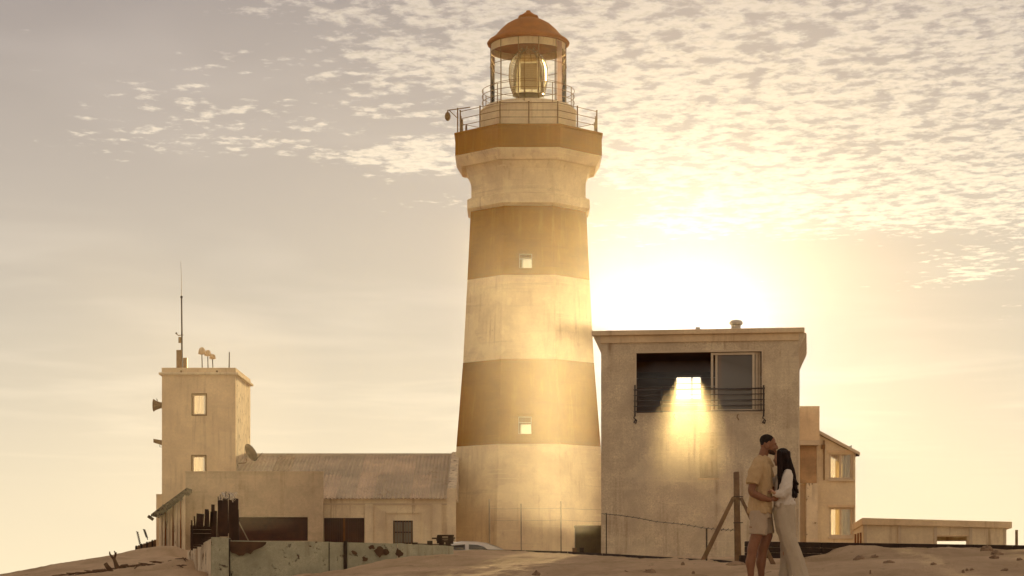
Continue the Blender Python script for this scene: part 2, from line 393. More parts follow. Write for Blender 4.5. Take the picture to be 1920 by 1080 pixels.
# ------------------------------------------------------------ ground
GP = []
def gp(px, D, py): p = P(px, py, D); GP.append((p.x, p.y, p.z))
for x, y, z in ((-8,0,-1.3),(8,0,-1.3),(0,0,-1.25),(-4,8,-.95),(4,8,-.95),(0,14,-.55),(-8,14,-.7),(8,14,-.5),(-14,0,-1.5),(14,0,-1.4),
                (-3,20,-.3),(3,20,-.22),(7,20,-.22),(-8,20,-.5),(-30,20,-1.0),(30,20,-.4),(-60,60,-1.6),(60,60,.2),(-60,-20,-2),(60,-20,-2),
                (-60,130,-3),(0,130,-1),(60,130,-.5),(-120,80,-4),(120,80,-1),(0,200,-4),(-100,200,-5),(100,200,-4),(0,-60,-3)): GP.append((x, y, z))
for a in ((1320,26.7,1090),(1420,26.7,1089.5),(1500,26.7,1089),(1650,26.7,1086),(1850,26.7,1083),(1150,26.7,1091),(960,26.7,1092),(800,26.7,1098),(1250,31,1070),(1385,31,1065),
          (1500,31,1066),(1650,31,1050),(1850,31,1048),(1385,33,1060),(1317,33,1052),(1100,33,1064),(960,36,1060),(1200,38,1052),(1050,42,1048),(1390,36,1057),
          (1440,36,1057),(1500,36,1046),(1545,36,1038),(1600,36,1023),(1680,36,1027),(1760,36,1029),(1850,36,1028),(1925,36,1029),(2050,36,1030),(1700,33.5,1038),(1900,33,1040),
          (1600,39,1040),(1900,39,1040),(1750,45,1060),(1750,60,1050),
          (1150,50,1042),(1000,52,1036.5),(900,54,1032),(860,52,1033),(820,46.5,1040),
          (400,44.5,1100),(460,44.5,1096),(540,44.5,1083),(620,44.5,1071),(700,44.5,1056),(780,44.5,1043),(835,44.5,1038),(880,44.5,1040),(960,45,1044),
          (540,34,1108),(700,34,1088),(830,34,1070),(400,34,1125),
          (500,47,1085),(700,47,1062),(800,48,1046),(600,58,1095),(750,62,1092),(870,62,1092),(870,72,1096),(1000,70,1070),(600,72,1085),(450,70,1070),
          (990,90,1068),(700,86,1060),(1300,60,1045),(1200,62,1052),(1400,58,1056),(1300,75,1050),
          (-60,66,1092),(0,66,1079),(60,67,1072),(130,68,1057),(200,70,1043),(250,72,1040),(300,73,1028),(328,74,1024),(342,73,1046),(358,73,1060),
          (-60,74,1100),(0,74,1092),(60,75,1088),(130,76,1072),(200,78,1054),(250,79,1045),(300,80,1031),(0,62,1086),(130,63,1066),(250,66,1050),(300,66,1044),
          (-60,85,1105),(60,90,1095),(200,92,1060),(280,94,1040),(320,90,1040),
          (0,49,1096),(130,49,1080),(200,49,1071),(250,49,1063),(300,49,1055),(345,49,1048),(376,49,1052),(394,48,1077),(410,50,1085),
          (200,52,1073),(250,52,1065),(300,52,1057),(345,52,1049),(374,52,1053),(130,45,1092),(200,45.5,1084),(250,45.5,1078),(300,45.5,1072),(345,45.5,1066),(380,45.5,1074),(200,40,1098),(300,40,1094),(370,40,1094),
          (130,56,1082),(250,58,1074),(320,60,1066),(345,60,1062),(420,56,1088)): gp(*a)
G = np.array(GP)
def _k(r): return np.sqrt(r*r+.09)
_A = _k(np.hypot(G[:, None, 0]-G[None, :, 0], G[:, None, 1]-G[None, :, 1])); n_ = len(G)
_A = np.block([[_A + np.eye(n_)*-.002, np.ones((n_, 1))], [np.ones((1, n_)), np.zeros((1, 1))]])
_W = np.linalg.solve(_A, np.concatenate([G[:, 2], [0]]))
def ground_arr(X, Y):
    out = np.full(X.shape, _W[-1])
    for i in range(n_): out = out + _W[i]*np.sqrt((X-G[i, 0])**2+(Y-G[i, 1])**2 + .09)
    far = np.clip((np.hypot(X, Y-60)-130)/300, 0, 1)
    return out*(1-far) + -6*far
def gz(x, y): return float(ground_arr(np.array([x]), np.array([y]))[0])
def build_ground():
    ys = np.concatenate([np.linspace(-60, 16, 24), np.linspace(17, 60, 300), np.linspace(60.6, 100, 66), np.geomspace(103, 9000, 34)])
    ts = np.concatenate([-np.geomspace(9000, 28, 16), np.linspace(-26, 26, 560), np.geomspace(28, 9000, 16)])
    X, Y = np.meshgrid(ts, ys); Z = ground_arr(X, Y)
    amp = np.clip(1-np.hypot(X, Y-45)/90, 0, 1)
    pts = []
    for xi, yi, zi, a in zip(X.ravel(), Y.ravel(), Z.ravel(), amp.ravel()):
        if a > 0:
            h = noise.noise((xi*.9, yi*.55, 0))*.045 + noise.noise((xi*2.6, yi*1.7, 5))*.034 - abs(noise.noise((xi*4.2, yi*2.6, 9)))*.035 + noise.noise((xi*9, yi*6, 2))*.012
            zi += h*a
        pts.append((xi, yi, zi))
    nx, ny = len(ts), len(ys); rp = random.Random(11); pv = np.array(pts); fx, fy = rp.uniform(0, 2), 25.5
    trails = []
    for _ in range(9):
        x_, y_, a_ = rp.uniform(-4, 9), rp.uniform(25, 30), rp.uniform(.6, 2.2)
        for k in range(14):
            a_ += rp.uniform(-.2, .2); x_ += .62*math.cos(a_); y_ += .62*math.sin(a_); trails.append((x_+(.12 if k % 2 else -.12), y_))
    for x_, y_ in trails:
        d2 = ((pv[:, 0]-x_)/.15)**2+((pv[:, 1]-y_)/.20)**2; q = d2 < 6
        pv[q, 2] += -.045*np.exp(-d2[q])+.016*np.exp(-(np.sqrt(d2[q])-1.5)**2*3)
    pts = [tuple(v) for v in pv]
    f = [(j*nx+i, j*nx+i+1, (j+1)*nx+i+1, (j+1)*nx+i) for j in range(ny-1) for i in range(nx-1)]
    me = bpy.data.meshes.new('sand_ground'); me.from_pydata(pts, [], f); me.polygons.foreach_set('use_smooth', [True]*len(f))
    m = bpy.data.materials.new('wind_blown_sand'); m.use_nodes = True; N, L = m.node_tree.nodes, m.node_tree.links
    b = N['Principled BSDF']; b.inputs['Roughness'].default_value = .95; b.inputs['Specular IOR Level'].default_value = .1
    tc = N.new('ShaderNodeTexCoord')
    def nn(s, det, ro=.6, sc=None):
        n = N.new('ShaderNodeTexNoise'); n.inputs['Scale'].default_value = s; n.inputs['Detail'].default_value = det; n.inputs['Roughness'].default_value = ro
        mp = N.new('ShaderNodeMapping'); L.new(tc.outputs['Object'], mp.inputs[0]); mp.inputs['Scale'].default_value = sc or (1, 1, 1); L.new(mp.outputs[0], n.inputs[0]); return n.outputs[0]
    cr = N.new('ShaderNodeValToRGB'); L.new(nn(.7, 7, .66, (1, .5, 1)), cr.inputs[0])
    cr.color_ramp.elements[0].position = .32; cr.color_ramp.elements[0].color = (.46, .31, .18, 1)
    cr.color_ramp.elements[1].position = .66; cr.color_ramp.elements[1].color = (.74, .53, .34, 1)
    mr = N.new('ShaderNodeMapRange'); L.new(nn(4.0, 6, .75, (1, .55, 1)), mr.inputs[0]); mr.inputs['From Min'].default_value = .60; mr.inputs['From Max'].default_value = .74; mr.inputs['To Max'].default_value = .85
    mx = N.new('ShaderNodeMix'); mx.data_type = 'RGBA'; L.new(mr.outputs[0], mx.inputs[0]); L.new(cr.outputs[0], mx.inputs[6]); mx.inputs[7].default_value = (.15, .085, .05, 1)
    L.new(mx.outputs[2], b.inputs['Base Color'])
    ad = N.new('ShaderNodeMath'); ad.operation = 'MULTIPLY_ADD'; L.new(nn(2.6, 6, .7, (1, .7, 1)), ad.inputs[0]); ad.inputs[1].default_value = 1.6; L.new(nn(22, 5, .7), ad.inputs[2])
    bn = N.new('ShaderNodeBump'); bn.inputs['Strength'].default_value = .9; bn.inputs['Distance'].default_value = .10; L.new(ad.outputs[0], bn.inputs['Height']); L.new(bn.outputs[0], b.inputs['Normal'])
    me.materials.append(m)
    o = bpy.data.objects.new('sand_ground', me); col.objects.link(o); tag(o, 'pale wind-blown sand dune in front of the lighthouse', None, None, 'structure')
build_ground()

# haze
def build_haze():
    mb = MB().box((0, 41, 11.5), (110, 123, 37))
    m = bpy.data.materials.new('sea_haze'); m.use_nodes = True; N, L = m.node_tree.nodes, m.node_tree.links
    N.remove(N['Principled BSDF']); v = N.new('ShaderNodeVolumePrincipled'); v.inputs['Density'].default_value = HAZE_DENSITY
    v.inputs['Color'].default_value = (.98, .93, .82, 1); v.inputs['Anisotropy'].default_value = HAZE_G
    L.new(v.outputs[0], N['Material Output'].inputs['Volume'])
    o = obj('haze', mb, m); tag(o, None, None, None, 'stuff')
build_haze()
def dust(name, base, z0, z1, label, density, ext=None):
    mb = MB()
    if ext is None: mb.prism([(p.x, p.y, z0) for p in base], (0, 0, z1-z0))
    else:
        a, b_ = base; mb.prism([(a.x, a.y, z0), (b_.x, b_.y, z0), (b_.x, b_.y, z1), (a.x, a.y, z1)], ext)
    m = bpy.data.materials.new(name); m.use_nodes = True; N, L = m.node_tree.nodes, m.node_tree.links
    N.remove(N['Principled BSDF']); v = N.new('ShaderNodeVolumePrincipled'); v.inputs['Density'].default_value = density
    v.inputs['Color'].default_value = (1, .97, .93, 1); v.inputs['Anisotropy'].default_value = .88
    L.new(v.outputs[0], N['Material Output'].inputs['Volume'])
    o = obj(name, mb, m); tag(o, label, None, None, 'stuff')

# ------------------------------------------------------------ lighthouse
LX, LY = (990.6-960)*95/F, 95.0
C8 = math.cos(R(22.5))
def ring(a, z, k): t = R(-112.5+45*k); return Vector((LX+a/C8*math.cos(t), LY+a/C8*math.sin(t), z))
light = thing('lighthouse', (LX, LY, .2), 'tall octagonal lighthouse with brown and white bands', 'lighthouse')
HOLES = [dict(z0=13.38, front=(973.5, 997.5, 475.5, 502.5), back=(979, 999, 485, 506)), dict(z0=6.03, front=(972, 996.5, 781, 813.5), back=(976, 1000, 796, 818))]
def apo(z):
    pts = [(.2, 3.42), (6.03, 3.17), (9.72, 2.88), (13.38, 2.69), (16.4, 2.545)]
    return float(np.interp(z, [p[0] for p in pts], [p[1] for p in pts]))
def shaft_band(name, z0, z1, m):
    mb = MB(); a0, a1 = apo(z0), apo(z1)
    hs = [h for h in HOLES if abs(h['z0']-z0) < .01]
    for k in range(8):
        A, B, Cc, Dd = ring(a0, z0, k), ring(a0, z0, k+1), ring(a1, z1, k+1), ring(a1, z1, k)
        def q(u, v): return (A*(1-u)+B*u)*(1-v)+(Dd*(1-u)+Cc*u)*v
        if hs and k in (0, 4):
            h = hs[0]; px0, px1, py0, py1 = h['front' if k == 0 else 'back']
            def uv(px, py):
                z = (z0+z1)/2
                for _ in range(8):
                    Y = LY+(-1 if k == 0 else 1)*apo(z); z = (HZ-py)*Y/F
                v = (z-z0)/(z1-z0); X = (px-960)*Y/F; l, r_ = q(0, v).x, q(1, v).x
                return (X-l)/(r_-l), v
            ua, va = uv(px0, py1); ub, vb = uv(px1, py0)
            ua, ub = min(ua, ub), max(ua, ub)
            us, vs_ = [0, ua, ub, 1], [0, va, vb, 1]
            for i in range(3):
                for j in range(3):
                    if i == 1 and j == 1: continue
                    mb.face([q(us[i], vs_[j]), q(us[i+1], vs_[j]), q(us[i+1], vs_[j+1]), q(us[i], vs_[j+1])])
            inn = Vector((0, .42 if k == 0 else -.42, 0))
            c4 = [q(ua, va), q(ub, va), q(ub, vb), q(ua, vb)]
            for i in range(4): mb.face([c4[i], c4[(i+1) % 4], c4[(i+1) % 4]+inn, c4[i]+inn])
            wf = MB(); pn = MB(); off = Vector((0, .12 if k == 0 else -.12, 0)); cc = [c+off for c in c4]
            for i in range(4): wf.bar(cc[i], cc[(i+1) % 4], .045, .045)
            if k == 0:
                mu = [(cc[0]+cc[3])/2, (cc[1]+cc[2])/2]; wf.bar(mu[0]+(cc[3]-cc[0])*.16, mu[1]+(cc[2]-cc[1])*.16, .03, .03)
            w_ = obj('window', wf, M['trim'], light)
            pn.face(cc); obj('pane', pn, M['glass'], w_)
            if k == 0:                                    # raised plaster surround
                sb = MB(); out = Vector((0, -.02, 0)); g = .10
                e = [c4[0]+Vector((-g, 0, -g)), c4[1]+Vector((g, 0, -g)), c4[2]+Vector((g, 0, g)), c4[3]+Vector((-g, 0, g))]
                for i in range(4): sb.bar(e[i]+out, e[(i+1) % 4]+out, .05, .05)
                obj('surround', sb, m, w_)
        else:
            mb.face([A, B, Cc, Dd])
    return obj(name, mb, m, light)
shaft_band('white_band', .2, 6.03, M['tower_white']); shaft_band('brown_band', 6.03, 9.72, M['tower_brown'])
shaft_band('white_band', 9.72, 13.38, M['tower_white']); shaft_band('brown_band', 13.38, 16.40, M['tower_brown'])
def oct_prof(name, prof, m, cap=True):
    mb = MB()
    for (a0, z0), (a1, z1) in zip(prof, prof[1:]):
        for k in range(8): mb.face([ring(a0, z0, k), ring(a0, z0, k+1), ring(a1, z1, k+1), ring(a1, z1, k)])
    if cap:
        mb.face([ring(prof[-1][0], prof[-1][1], k) for k in range(8)]); 
    return obj(name, mb, m, light)
oct_prof('collar', [(2.545, 16.40), (2.60, 16.44), (2.70, 16.52), (2.70, 16.90), (2.62, 16.96), (2.52, 16.99)], M['tower_white'])
oct_prof('corbel', [(2.52, 16.99), (2.515, 17.5), (2.54, 17.75), (2.59, 18.0), (2.66, 18.18), (2.75, 18.34), (2.96, 18.35), (3.0, 18.42), (3.215, 18.80)], M['tower_white'])
oct_prof('gallery_slab', [(3.215, 18.80), (3.225, 18.802), (3.215, 19.70), (3.26, 19.71), (3.26, 19.80), (3.2, 19.82)], M['tower_brown'])
TC = (LX, LY, 0)
obj('drum', MB().lathe(TC, [(2.13, 19.82), (2.13, 20.92), (2.17, 20.95), (2.17, 21.0), (2.08, 21.06), (1.98, 21.18)], 48), M['tower_white'], light, smooth=False)
def rail_ring(name, rad, zs, z0, post_h, octo, nposts, tr, lk=None):
    mb = MB()
    if octo:
        c = [ring(rad, 0, k) for k in range(9)]
        for z in zs:
            mb.tube([Vector((p.x, p.y, z)) for p in c], tr, 5, False)
        root = obj(name, mb, M['rail'], light)
        for k in range(8):
            for f in (0, .5):
                p = c[k].lerp(c[k+1], f)
                obj('post', MB().tube([(p.x, p.y, z0), (p.x, p.y, z0+post_h), (p.x, p.y, z0+post_h+.04)], [.032, .030, .045], 6), M['rail'], root)
    else:
        for z in zs:
            mb.tube([Vector((LX+rad*math.cos(2*math.pi*q/40), LY+rad*math.sin(2*math.pi*q/40), z)) for q in range(41)], tr, 5, False)
        root = obj(name, mb, M['rail'], light)
        for q in range(nposts):
            a = 2*math.pi*(q+.35)/nposts; x, y = LX+rad*math.cos(a), LY+rad*math.sin(a)
            obj('post', MB().tube([(x, y, z0), (x, y, z0+post_h)], .020, 5), M['rail'], root)
rail_ring('gallery_railing', 3.00, (20.14, 20.44, 20.76), 19.82, .96, True, 0, .016)
rail_ring('lantern_railing', 2.06, (21.40, 21.68, 21.93), 21.04, .90, False, 10, .014)
# lantern
glz = obj('lantern_glazing', MB().lathe(TC, [(1.70, 21.18), (1.70, 24.0)], 32, False), M['lantern_glass'], light, smooth=True)
for z in (22.1, 23.0):
    obj('glazing_bar', MB().tube([(LX+1.71*math.cos(2*math.pi*q/32), LY+1.71*math.sin(2*math.pi*q/32), z) for q in range(33)], .014, 5, False), M['rail'], glz)
for q in range(12):
    a = 2*math.pi*(q+.5)/12; x, y = LX+1.72*math.cos(a), LY+1.72*math.sin(a)
    obj('mullion', MB().tube([(x, y, 21.16), (x, y, 24.0)], .021, 5), M['rail'], glz)
obj('lantern_sill', MB().lathe(TC, [(1.68, 21.17), (1.80, 21.17), (1.80, 21.24), (1.68, 21.24)], 40, False), M['tower_white'], light)
obj('red_panel', MB().lathe(TC, [(1.665, 21.3), (1.665, 23.95)], 5, False, None, R(-41), R(14)), M['red_pane'], light)
obj('inner_cornice', MB().lathe(TC, [(1.66, 23.66), (1.62, 23.72), (1.66, 23.98)], 40, False), M['tower_white'], light)
dome = obj('dome', MB().lathe(TC, [(1.70, 23.98), (1.82, 24.0), (1.84, 24.07), (1.76, 24.17), (1.60, 24.27), (1.47, 24.38), (1.27, 24.62), (.99, 24.88), (.70, 25.05), (.44, 25.15)], 48), M['dome'], light, smooth=True)
obj('vent', MB().lathe(TC, [(.44, 25.15), (.46, 25.22), (.43, 25.28), (.36, 25.29), (.24, 25.38), (.16, 25.44), (.10, 25.45), (.10, 25.52), (.02, 25.55)], 24), M['dome'], dome)
# lens: stacked prism rings of a beehive optic, on a pedestal
lens = obj('lens', MB().lathe(TC, [(.70, 21.9), (.62, 23.0), (.35, 23.7), (.1, 23.85)], 24, False), M['lens'], light, smooth=True)
nr = 22
for i in range(nr):
    z = 21.75+i*.098; t = i/(nr-1)
    r = .66+.20*math.sin(math.pi*min(1, t*1.15)**.9) if t < .55 else .86*math.cos((t-.5)*math.pi*.86)**.75
    r = max(r, .16)
    obj('prism_ring', MB().lathe(TC, [(r-.05, z), (r+.03, z+.03), (r-.04, z+.075)], 24, False), M['lens'], lens, smooth=True)
for q in range(6):
    a = 2*math.pi*(q+.3)/6
    pts = []
    for i in range(9):
        t = i/8; r = .70+.20*math.sin(math.pi*min(1, t*1.15)**.9) if t < .55 else .90*math.cos((t-.5)*math.pi*.86)**.75
        pts.append((LX+r*math.cos(a), LY+r*math.sin(a), 21.72+t*2.15))
    obj('lens_rib', MB().tube(pts, .018, 5), M['rail'], lens)
obj('lamp_board', MB().box((LX+.02, LY-.25, 22.55), (.74, .05, 1.15)), M['trim'], light)
obj('pedestal', MB().lathe(TC, [(.6, 21.17), (.6, 21.25), (.28, 21.35), (.28, 21.65), (.72, 21.75)], 20), M['metal'], light)
# davit with hanging lamp on the left of the gallery
dv = MB(); a = Vector((LX-3.12, LY-1.0, 19.9))
dv.tube([a, a+Vector((0, 0, 1.08))], .03, 6); dv.tube([a+Vector((.55, .1, 1.13)), a+Vector((-.46, 0, .97))], .022, 6); dv.tube([a+Vector((0, 0, .62)), a+Vector((-.38, 0, .98))], .018, 5)
dvo = obj('davit', dv, M['rail'], light)
obj('hanging_lamp', MB().lathe(a+Vector((-.44, 0, .5)), [(.02, .46), (.035, .40), (.10, .34), (.135, .22), (.12, .10), (.06, .02), (.01, 0)], 12), M['rail'], dvo, smooth=True)
for x_, h_ in ((.18, .62), (.36, .35)):
    obj('gallery_fitting', MB().tube([(LX-3.1+x_, LY-1.15, 19.82), (LX-3.1+x_, LY-1.15, 19.82+h_)], .045, 6), M['rail'], light)

# ------------------------------------------------------------ generic frames
def frame(px, D, ang):
    O = P(px, HZ, D); U = Vector((math.cos(ang), math.sin(ang), 0)); W = Vector((-math.sin(ang), math.cos(ang), 0))
    def fr(u, w, z): q = O+U*u+W*w; return Vector((q.x, q.y, z))
    def uz(px_, py_, w=0.0):
        t = (px_-960)/F; B = O+W*w
        u = (t*B.y-B.x)/(U.x-t*U.y); Y = B.y+U.y*u
        return u, (HZ-py_)*Y/F
    fr.uz = uz
    def rect(x0, x1, y0, y1, w=0.0):
        ua, za = uz(x0, (y0+y1)/2, w); ub, zb = uz(x1, (y0+y1)/2, w)
        um = (x0+x1)/2; return ua, ub, uz(um, y1, w)[1], uz(um, y0, w)[1]
    fr.rect = rect
    return fr
def window(parent, fr, r, w, m, bar=.05, mull=(), trans=(), curtain=None, glass='glass'):
    u0, u1, z0, z1 = r; b = MB(); h = bar
    b.frame_box(fr, u0, u0+h, w-.03, w+.03, z0, z1); b.frame_box(fr, u1-h, u1, w-.03, w+.03, z0, z1)
    b.frame_box(fr, u0+h, u1-h, w-.028, w+.028, z0, z0+h); b.frame_box(fr, u0+h, u1-h, w-.028, w+.028, z1-h, z1)
    for f in mull: x = u0+(u1-u0)*f; b.frame_box(fr, x-h/2, x+h/2, w-.026, w+.026, z0+h, z1-h)
    for f in trans: z = z0+(z1-z0)*f; b.frame_box(fr, u0+h, u1-h, w-.02, w+.02, z-h*.4, z+h*.4)
    o = obj('window', b, m, parent)
    g = MB(); g.face([fr(u0+h, w, z0+h), fr(u1-h, w, z0+h), fr(u1-h, w, z1-h), fr(u0+h, w, z1-h)]); obj('pane', g, M[glass], o)
    if curtain:
        c = MB(); n = 24
        for i in range(n):
            a, b_ = u0+(u1-u0)*i/n, u0+(u1-u0)*(i+1)/n; wa, wb = w+curtain+.03*math.sin(i*1.9), w+curtain+.03*math.sin((i+1)*1.9)
            c.face([fr(a, wa, z0-.05), fr(b_, wb, z0-.05), fr(b_, wb, z1+.05), fr(a, wa, z1+.05)])
        obj('curtain', c, M['curtain'], o, smooth=True)
    return o

# ------------------------------------------------------------ right-hand block with the open upper room
fb = frame(1127, 60.4, R(-8)); BW = fb.uz(1497, 900)[0]; BD = 5.6; ZB, ZT = -.3, fb.uz(1300, 634)[1]
blk = thing('lookout_building', fb(BW/2, BD/2, ZB), 'square white two-storey block with open upper room and railings', 'building')
op = fb.rect(1190, 1431, 657, 776.5); rec = fb.rect(1312, 1345, 810, 896)
WT = .28
bw_hole = fb.rect(1267, 1316, 706, 750, BD)
obj('front_wall', MB().wall(fb, 0, BW, ZB, ZT, 0, WT, [op, rec]), M['rough_plaster'], blk)
obj('back_wall', MB().wall(fb, 0, BW, ZB, ZT, BD-WT, BD, [bw_hole]), M['rough_plaster'], blk)
fside = lambda u, w, z: fb(w, u, z)
obj('side_wall', MB().wall(fside, WT, BD-WT, ZB, ZT, 0, WT), M['rough_plaster'], blk)
obj('side_wall', MB().wall(fside, WT, BD-WT, ZB, ZT, BW-WT, BW), M['rough_plaster'], blk)
zf = op[2]-.55
obj('room_floor', MB().frame_box(fb, WT, BW-WT, WT, BD-WT, zf-.15, zf), M['room'], blk)
obj('room_ceiling', MB().frame_box(fb, WT, BW-WT, WT, BD-WT, op[3]+.06, op[3]+.2), M['room'], blk)
# boarded lining of the room, seen through the opening
ln = BW-2*WT-.04
hl = [bw_hole]
nb = 9
for i in range(nb):
    z0 = zf+.01+(op[3]-zf)*i/nb; z1 = zf+(op[3]-zf)*(i+1)/nb-.012
    obj('board', MB().wall(fb, WT+.01, BW-WT-.01, z0, z1, BD-WT-.03-.004*(i % 2), BD-WT-.002, [(bw_hole[0], bw_hole[1], max(z0, bw_hole[2]), min(z1, bw_hole[3]))] if bw_hole[3] > z0 and bw_hole[2] < z1 else []), M['room'], blk)
for s_ in (0, 1):
    b = MB(); w0 = WT+.003 if s_ == 0 else BW-WT-.033
    b.frame_box(fb, w0, w0+.03, WT, BD-WT-.04, zf+.01, op[3]+.05); obj('lining', b, M['room'], blk)
obj('cupboard', MB().frame_box(fb, WT+.25, WT+1.1, BD-1.1, BD-WT-.06, zf, zf+1.75), M['room'], blk)
obj('beam', MB().frame_box(fb, WT+.05, BW-WT-.05, BD-2.4, BD-2.2, op[3]-.28, op[3]+.05), M['room'], blk)
window(blk, fb, bw_hole, BD-.12, M['dark_metal'], .035, (.63,), (.68,))
# roof slab, stepped fascia and tapered cornice
def rect_ring(u0, u1, w0, w1, z): return [fb(u0, w0, z), fb(u1, w0, z), fb(u1, w1, z), fb(u0, w1, z)]
def loft(levels):
    mb = MB(); rs = [rect_ring(-o, BW+o, -o, BD+o, z) for o, z in levels]
    for a, b in zip(rs, rs[1:]):
        for i in range(4): mb.face([a[i], a[(i+1) % 4], b[(i+1) % 4], b[i]])
    mb.face(rs[0]); mb.face(rs[-1]); return mb
ztop = fb.uz(1127, 622.5)[1]
obj('cornice', loft([(.004, ztop-.62), (.20, ztop-.14)]), M['rough_plaster'], blk) if False else None
for (u0, u1, s_) in ((0, 0, -1), (BW, BW, 1)):           # tapered brackets at both ends of the slab
    poly = [fb(u0, -.02, ztop-.60), fb(u0+s_*.225, -.02, ztop-.12), fb(u0, -.02, ztop-.12)]
    obj('cornice', MB().prism(poly, fb(0, BD+.04, 0)-fb(0, 0, 0)), M['rough_plaster'], blk)
obj('fascia', MB().frame_box(fb, -.01, BW+.01, -.055, -.001, ztop-.32, ztop-.125), M['plaster_warm'], blk)
obj('roof_slab', MB().frame_box(fb, -.25, BW+.17, -.16, BD+.2, ztop-.12, ztop+.02), M['plaster_warm'], blk, bevel=.015)
# dust volumes added in the room and along the sunbeam, so the shaft shows
dust('room_dust', [fb(u, w, 0) for u, w in ((WT+.06, WT+.02), (BW-WT-.06, WT+.02), (BW-WT-.06, BD-WT-.08), (WT+.06, BD-WT-.08))], zf+.05, op[3]-.3, 'dusty air inside the open upper room', .004)
wc = (bw_hole[0]+bw_hole[1])/2 + .32
dust('beam_dust', [fb(u, -.35, 0) for u in (wc-.95, wc+.95)], 4.25, 6.25, 'dusty air added along the sunbeam before the lookout block', .0036, -SUN*36)
dust('glow_mist', [Vector(q) for q in ((-9, 37, 0), (2.3, 37, 0), (2.3, 59, 0), (-9, 59, 0))], 1.35, 6.6, 'mist volume added low before the lighthouse for its golden glow', .0012)  # added volume that brings the golden glow onto the tower
# opening frame, sliding doors, guard rail
fo = MB(); u0, u1, z0, z1 = op
fo.frame_box(fb, u0, u0+.045, -.02, .12, z0, z1); fo.frame_box(fb, u1-.045, u1, -.02, .12, z0, z1); fo.frame_box(fb, u0+.045, u1-.045, -.018, .12, z1-.05, z1); fo.frame_box(fb, u0+.045, u1-.045, -.018, .12, z0, z0+.05)
obj('opening_frame', fo, M['trim'], blk)
for k, (xa, xb, w) in enumerate(((1333, 1415, .06), (1341, 1421, .11), (1348, 1426, .16))):
    r = fb.rect(xa, xb, 661, 772, w); dr = MB(); s = .065
    dr.frame_box(fb, r[0], r[0]+s, w-.018, w+.018, r[2], r[3]); dr.frame_box(fb, r[1]-s, r[1], w-.018, w+.018, r[2], r[3])
    dr.frame_box(fb, r[0]+s, r[1]-s, w-.016, w+.016, r[3]-s, r[3]); dr.frame_box(fb, r[0]+s, r[1]-s, w-.016, w+.016, r[2], r[2]+s)
    d_ = obj('sliding_door', dr, M['trim'], blk)
    if k == 1:
        g = MB(); g.face([fb(r[0]+s, w, r[2]+s), fb(r[1]-s, w, r[2]+s), fb(r[1]-s, w, r[3]-s), fb(r[0]+s, w, r[3]-s)]); obj('pane', g, M['door_glass'], d_)
rl = thing('guard_rail', fb(BW/2, -.1, z0), 'thin dark metal guard rail across the open upper window', 'railing')
for k, py in enumerate((729.5, 740, 750.5, 760.5, 770.5)):
    z = fb.uz(1310, py, -.12)[1]; obj('rail', MB().tube([fb(u0-.02, -.12, z), fb(u1+.05, -.12, z)], .024 if k == 0 else .015, 6), M['dark_metal'], rl)
for px in (1190.5, 1432):
    u = fb.uz(px, 700, -.12)[0]; zt = fb.uz(px, 722, -.12)[1]; zb = fb.uz(px, 781, -.12)[1]
    obj('post', MB().tube([fb(u, -.12, zb), fb(u, -.12, zt)], .024, 6), M['dark_metal'], rl)
    obj('hook', MB().tube([fb(u, -.12, zb+.05), fb(u-.03, -.13, zb-.04), fb(u+.05, -.12, zb-.11), fb(u+.02, -.1, zb-.19), fb(u-.03, -.06, zb-.16), fb(u, 0.0, zb-.1)], .02, 6), M['dark_metal'], rl)
for px in (1265, 1384):
    u, z = fb.uz(px, 783, -.03); obj('bracket', MB().tube([fb(u, -.03, z+.1), fb(u-.03, -.05, z+.02), fb(u+.02, -.03, z-.07)], .015, 5), M['rail'], rl)
# blocked small window
u0, u1, z0, z1 = rec
bp = MB(); bp.frame_box(fb, u0, u1, .15, .2, z0, z1); blw = obj('blocked_window', bp, M['plaster_dull'], blk)
zz = z0+(z1-z0)*.68
for a, b in ((z0+.03, zz-.03), (zz+.03, z1-.03)):
    q = MB(); s = .035
    q.frame_box(fb, u0+.02, u0+.02+s, .075, .15, a, b); q.frame_box(fb, u1-.02-s, u1-.02, .075, .15, a, b); q.frame_box(fb, u0+.02+s, u1-.02-s, .075, .15, a, a+s); q.frame_box(fb, u0+.02+s, u1-.02-s, .075, .15, b-s, b)
    obj('shutter_frame', q, M['timber'] if False else M['plaster_dull'], blw)
obj('sill', MB().frame_box(fb, u0-.05, u1+.05, -.05, .08, z0-.06, z0-.002), M['plaster_warm'], blw)
# roof vents
p = fb(*([fb.uz(1380, 600, 1.0)[0]]), 1.0, ztop+.02)
v1 = thing('roof_vent', p, 'white mushroom-capped vent pipe on the lookout roof', 'vent')
obj('pipe', MB().lathe(p, [(.135, 0), (.135, .22), (.15, .23)], 18), M['ceramic'], v1, smooth=False)
obj('cap', MB().lathe(p, [(.13, .24), (.19, .25), (.195, .31), (.15, .36), (.05, .385), (.01, .39)], 18), M['ceramic'], v1)
p = fb(fb.uz(1309, 610, 1.0)[0], 1.0, ztop+.02)
v2 = thing('roof_pipe', p, 'short square-topped stub pipe on the lookout roof edge', 'pipe')
obj('pipe', MB().box(p+Vector((0, 0, .05)), (.06, .06, .1)), M['ceramic'], v2); obj('cap', MB().box(p+Vector((-.01, 0, .145)), (.13, .12, .09)), M['ceramic'], v2)

# ------------------------------------------------------------ house behind, right
fh = frame(1496, 76, R(0))
hs = thing('white_house', fh(1.0, 2, 0), 'small white house with lean-to roof and two lit windows behind the lookout block', 'house')
Zb = -.2
def zpy(py, D): return (HZ-py)*D/F
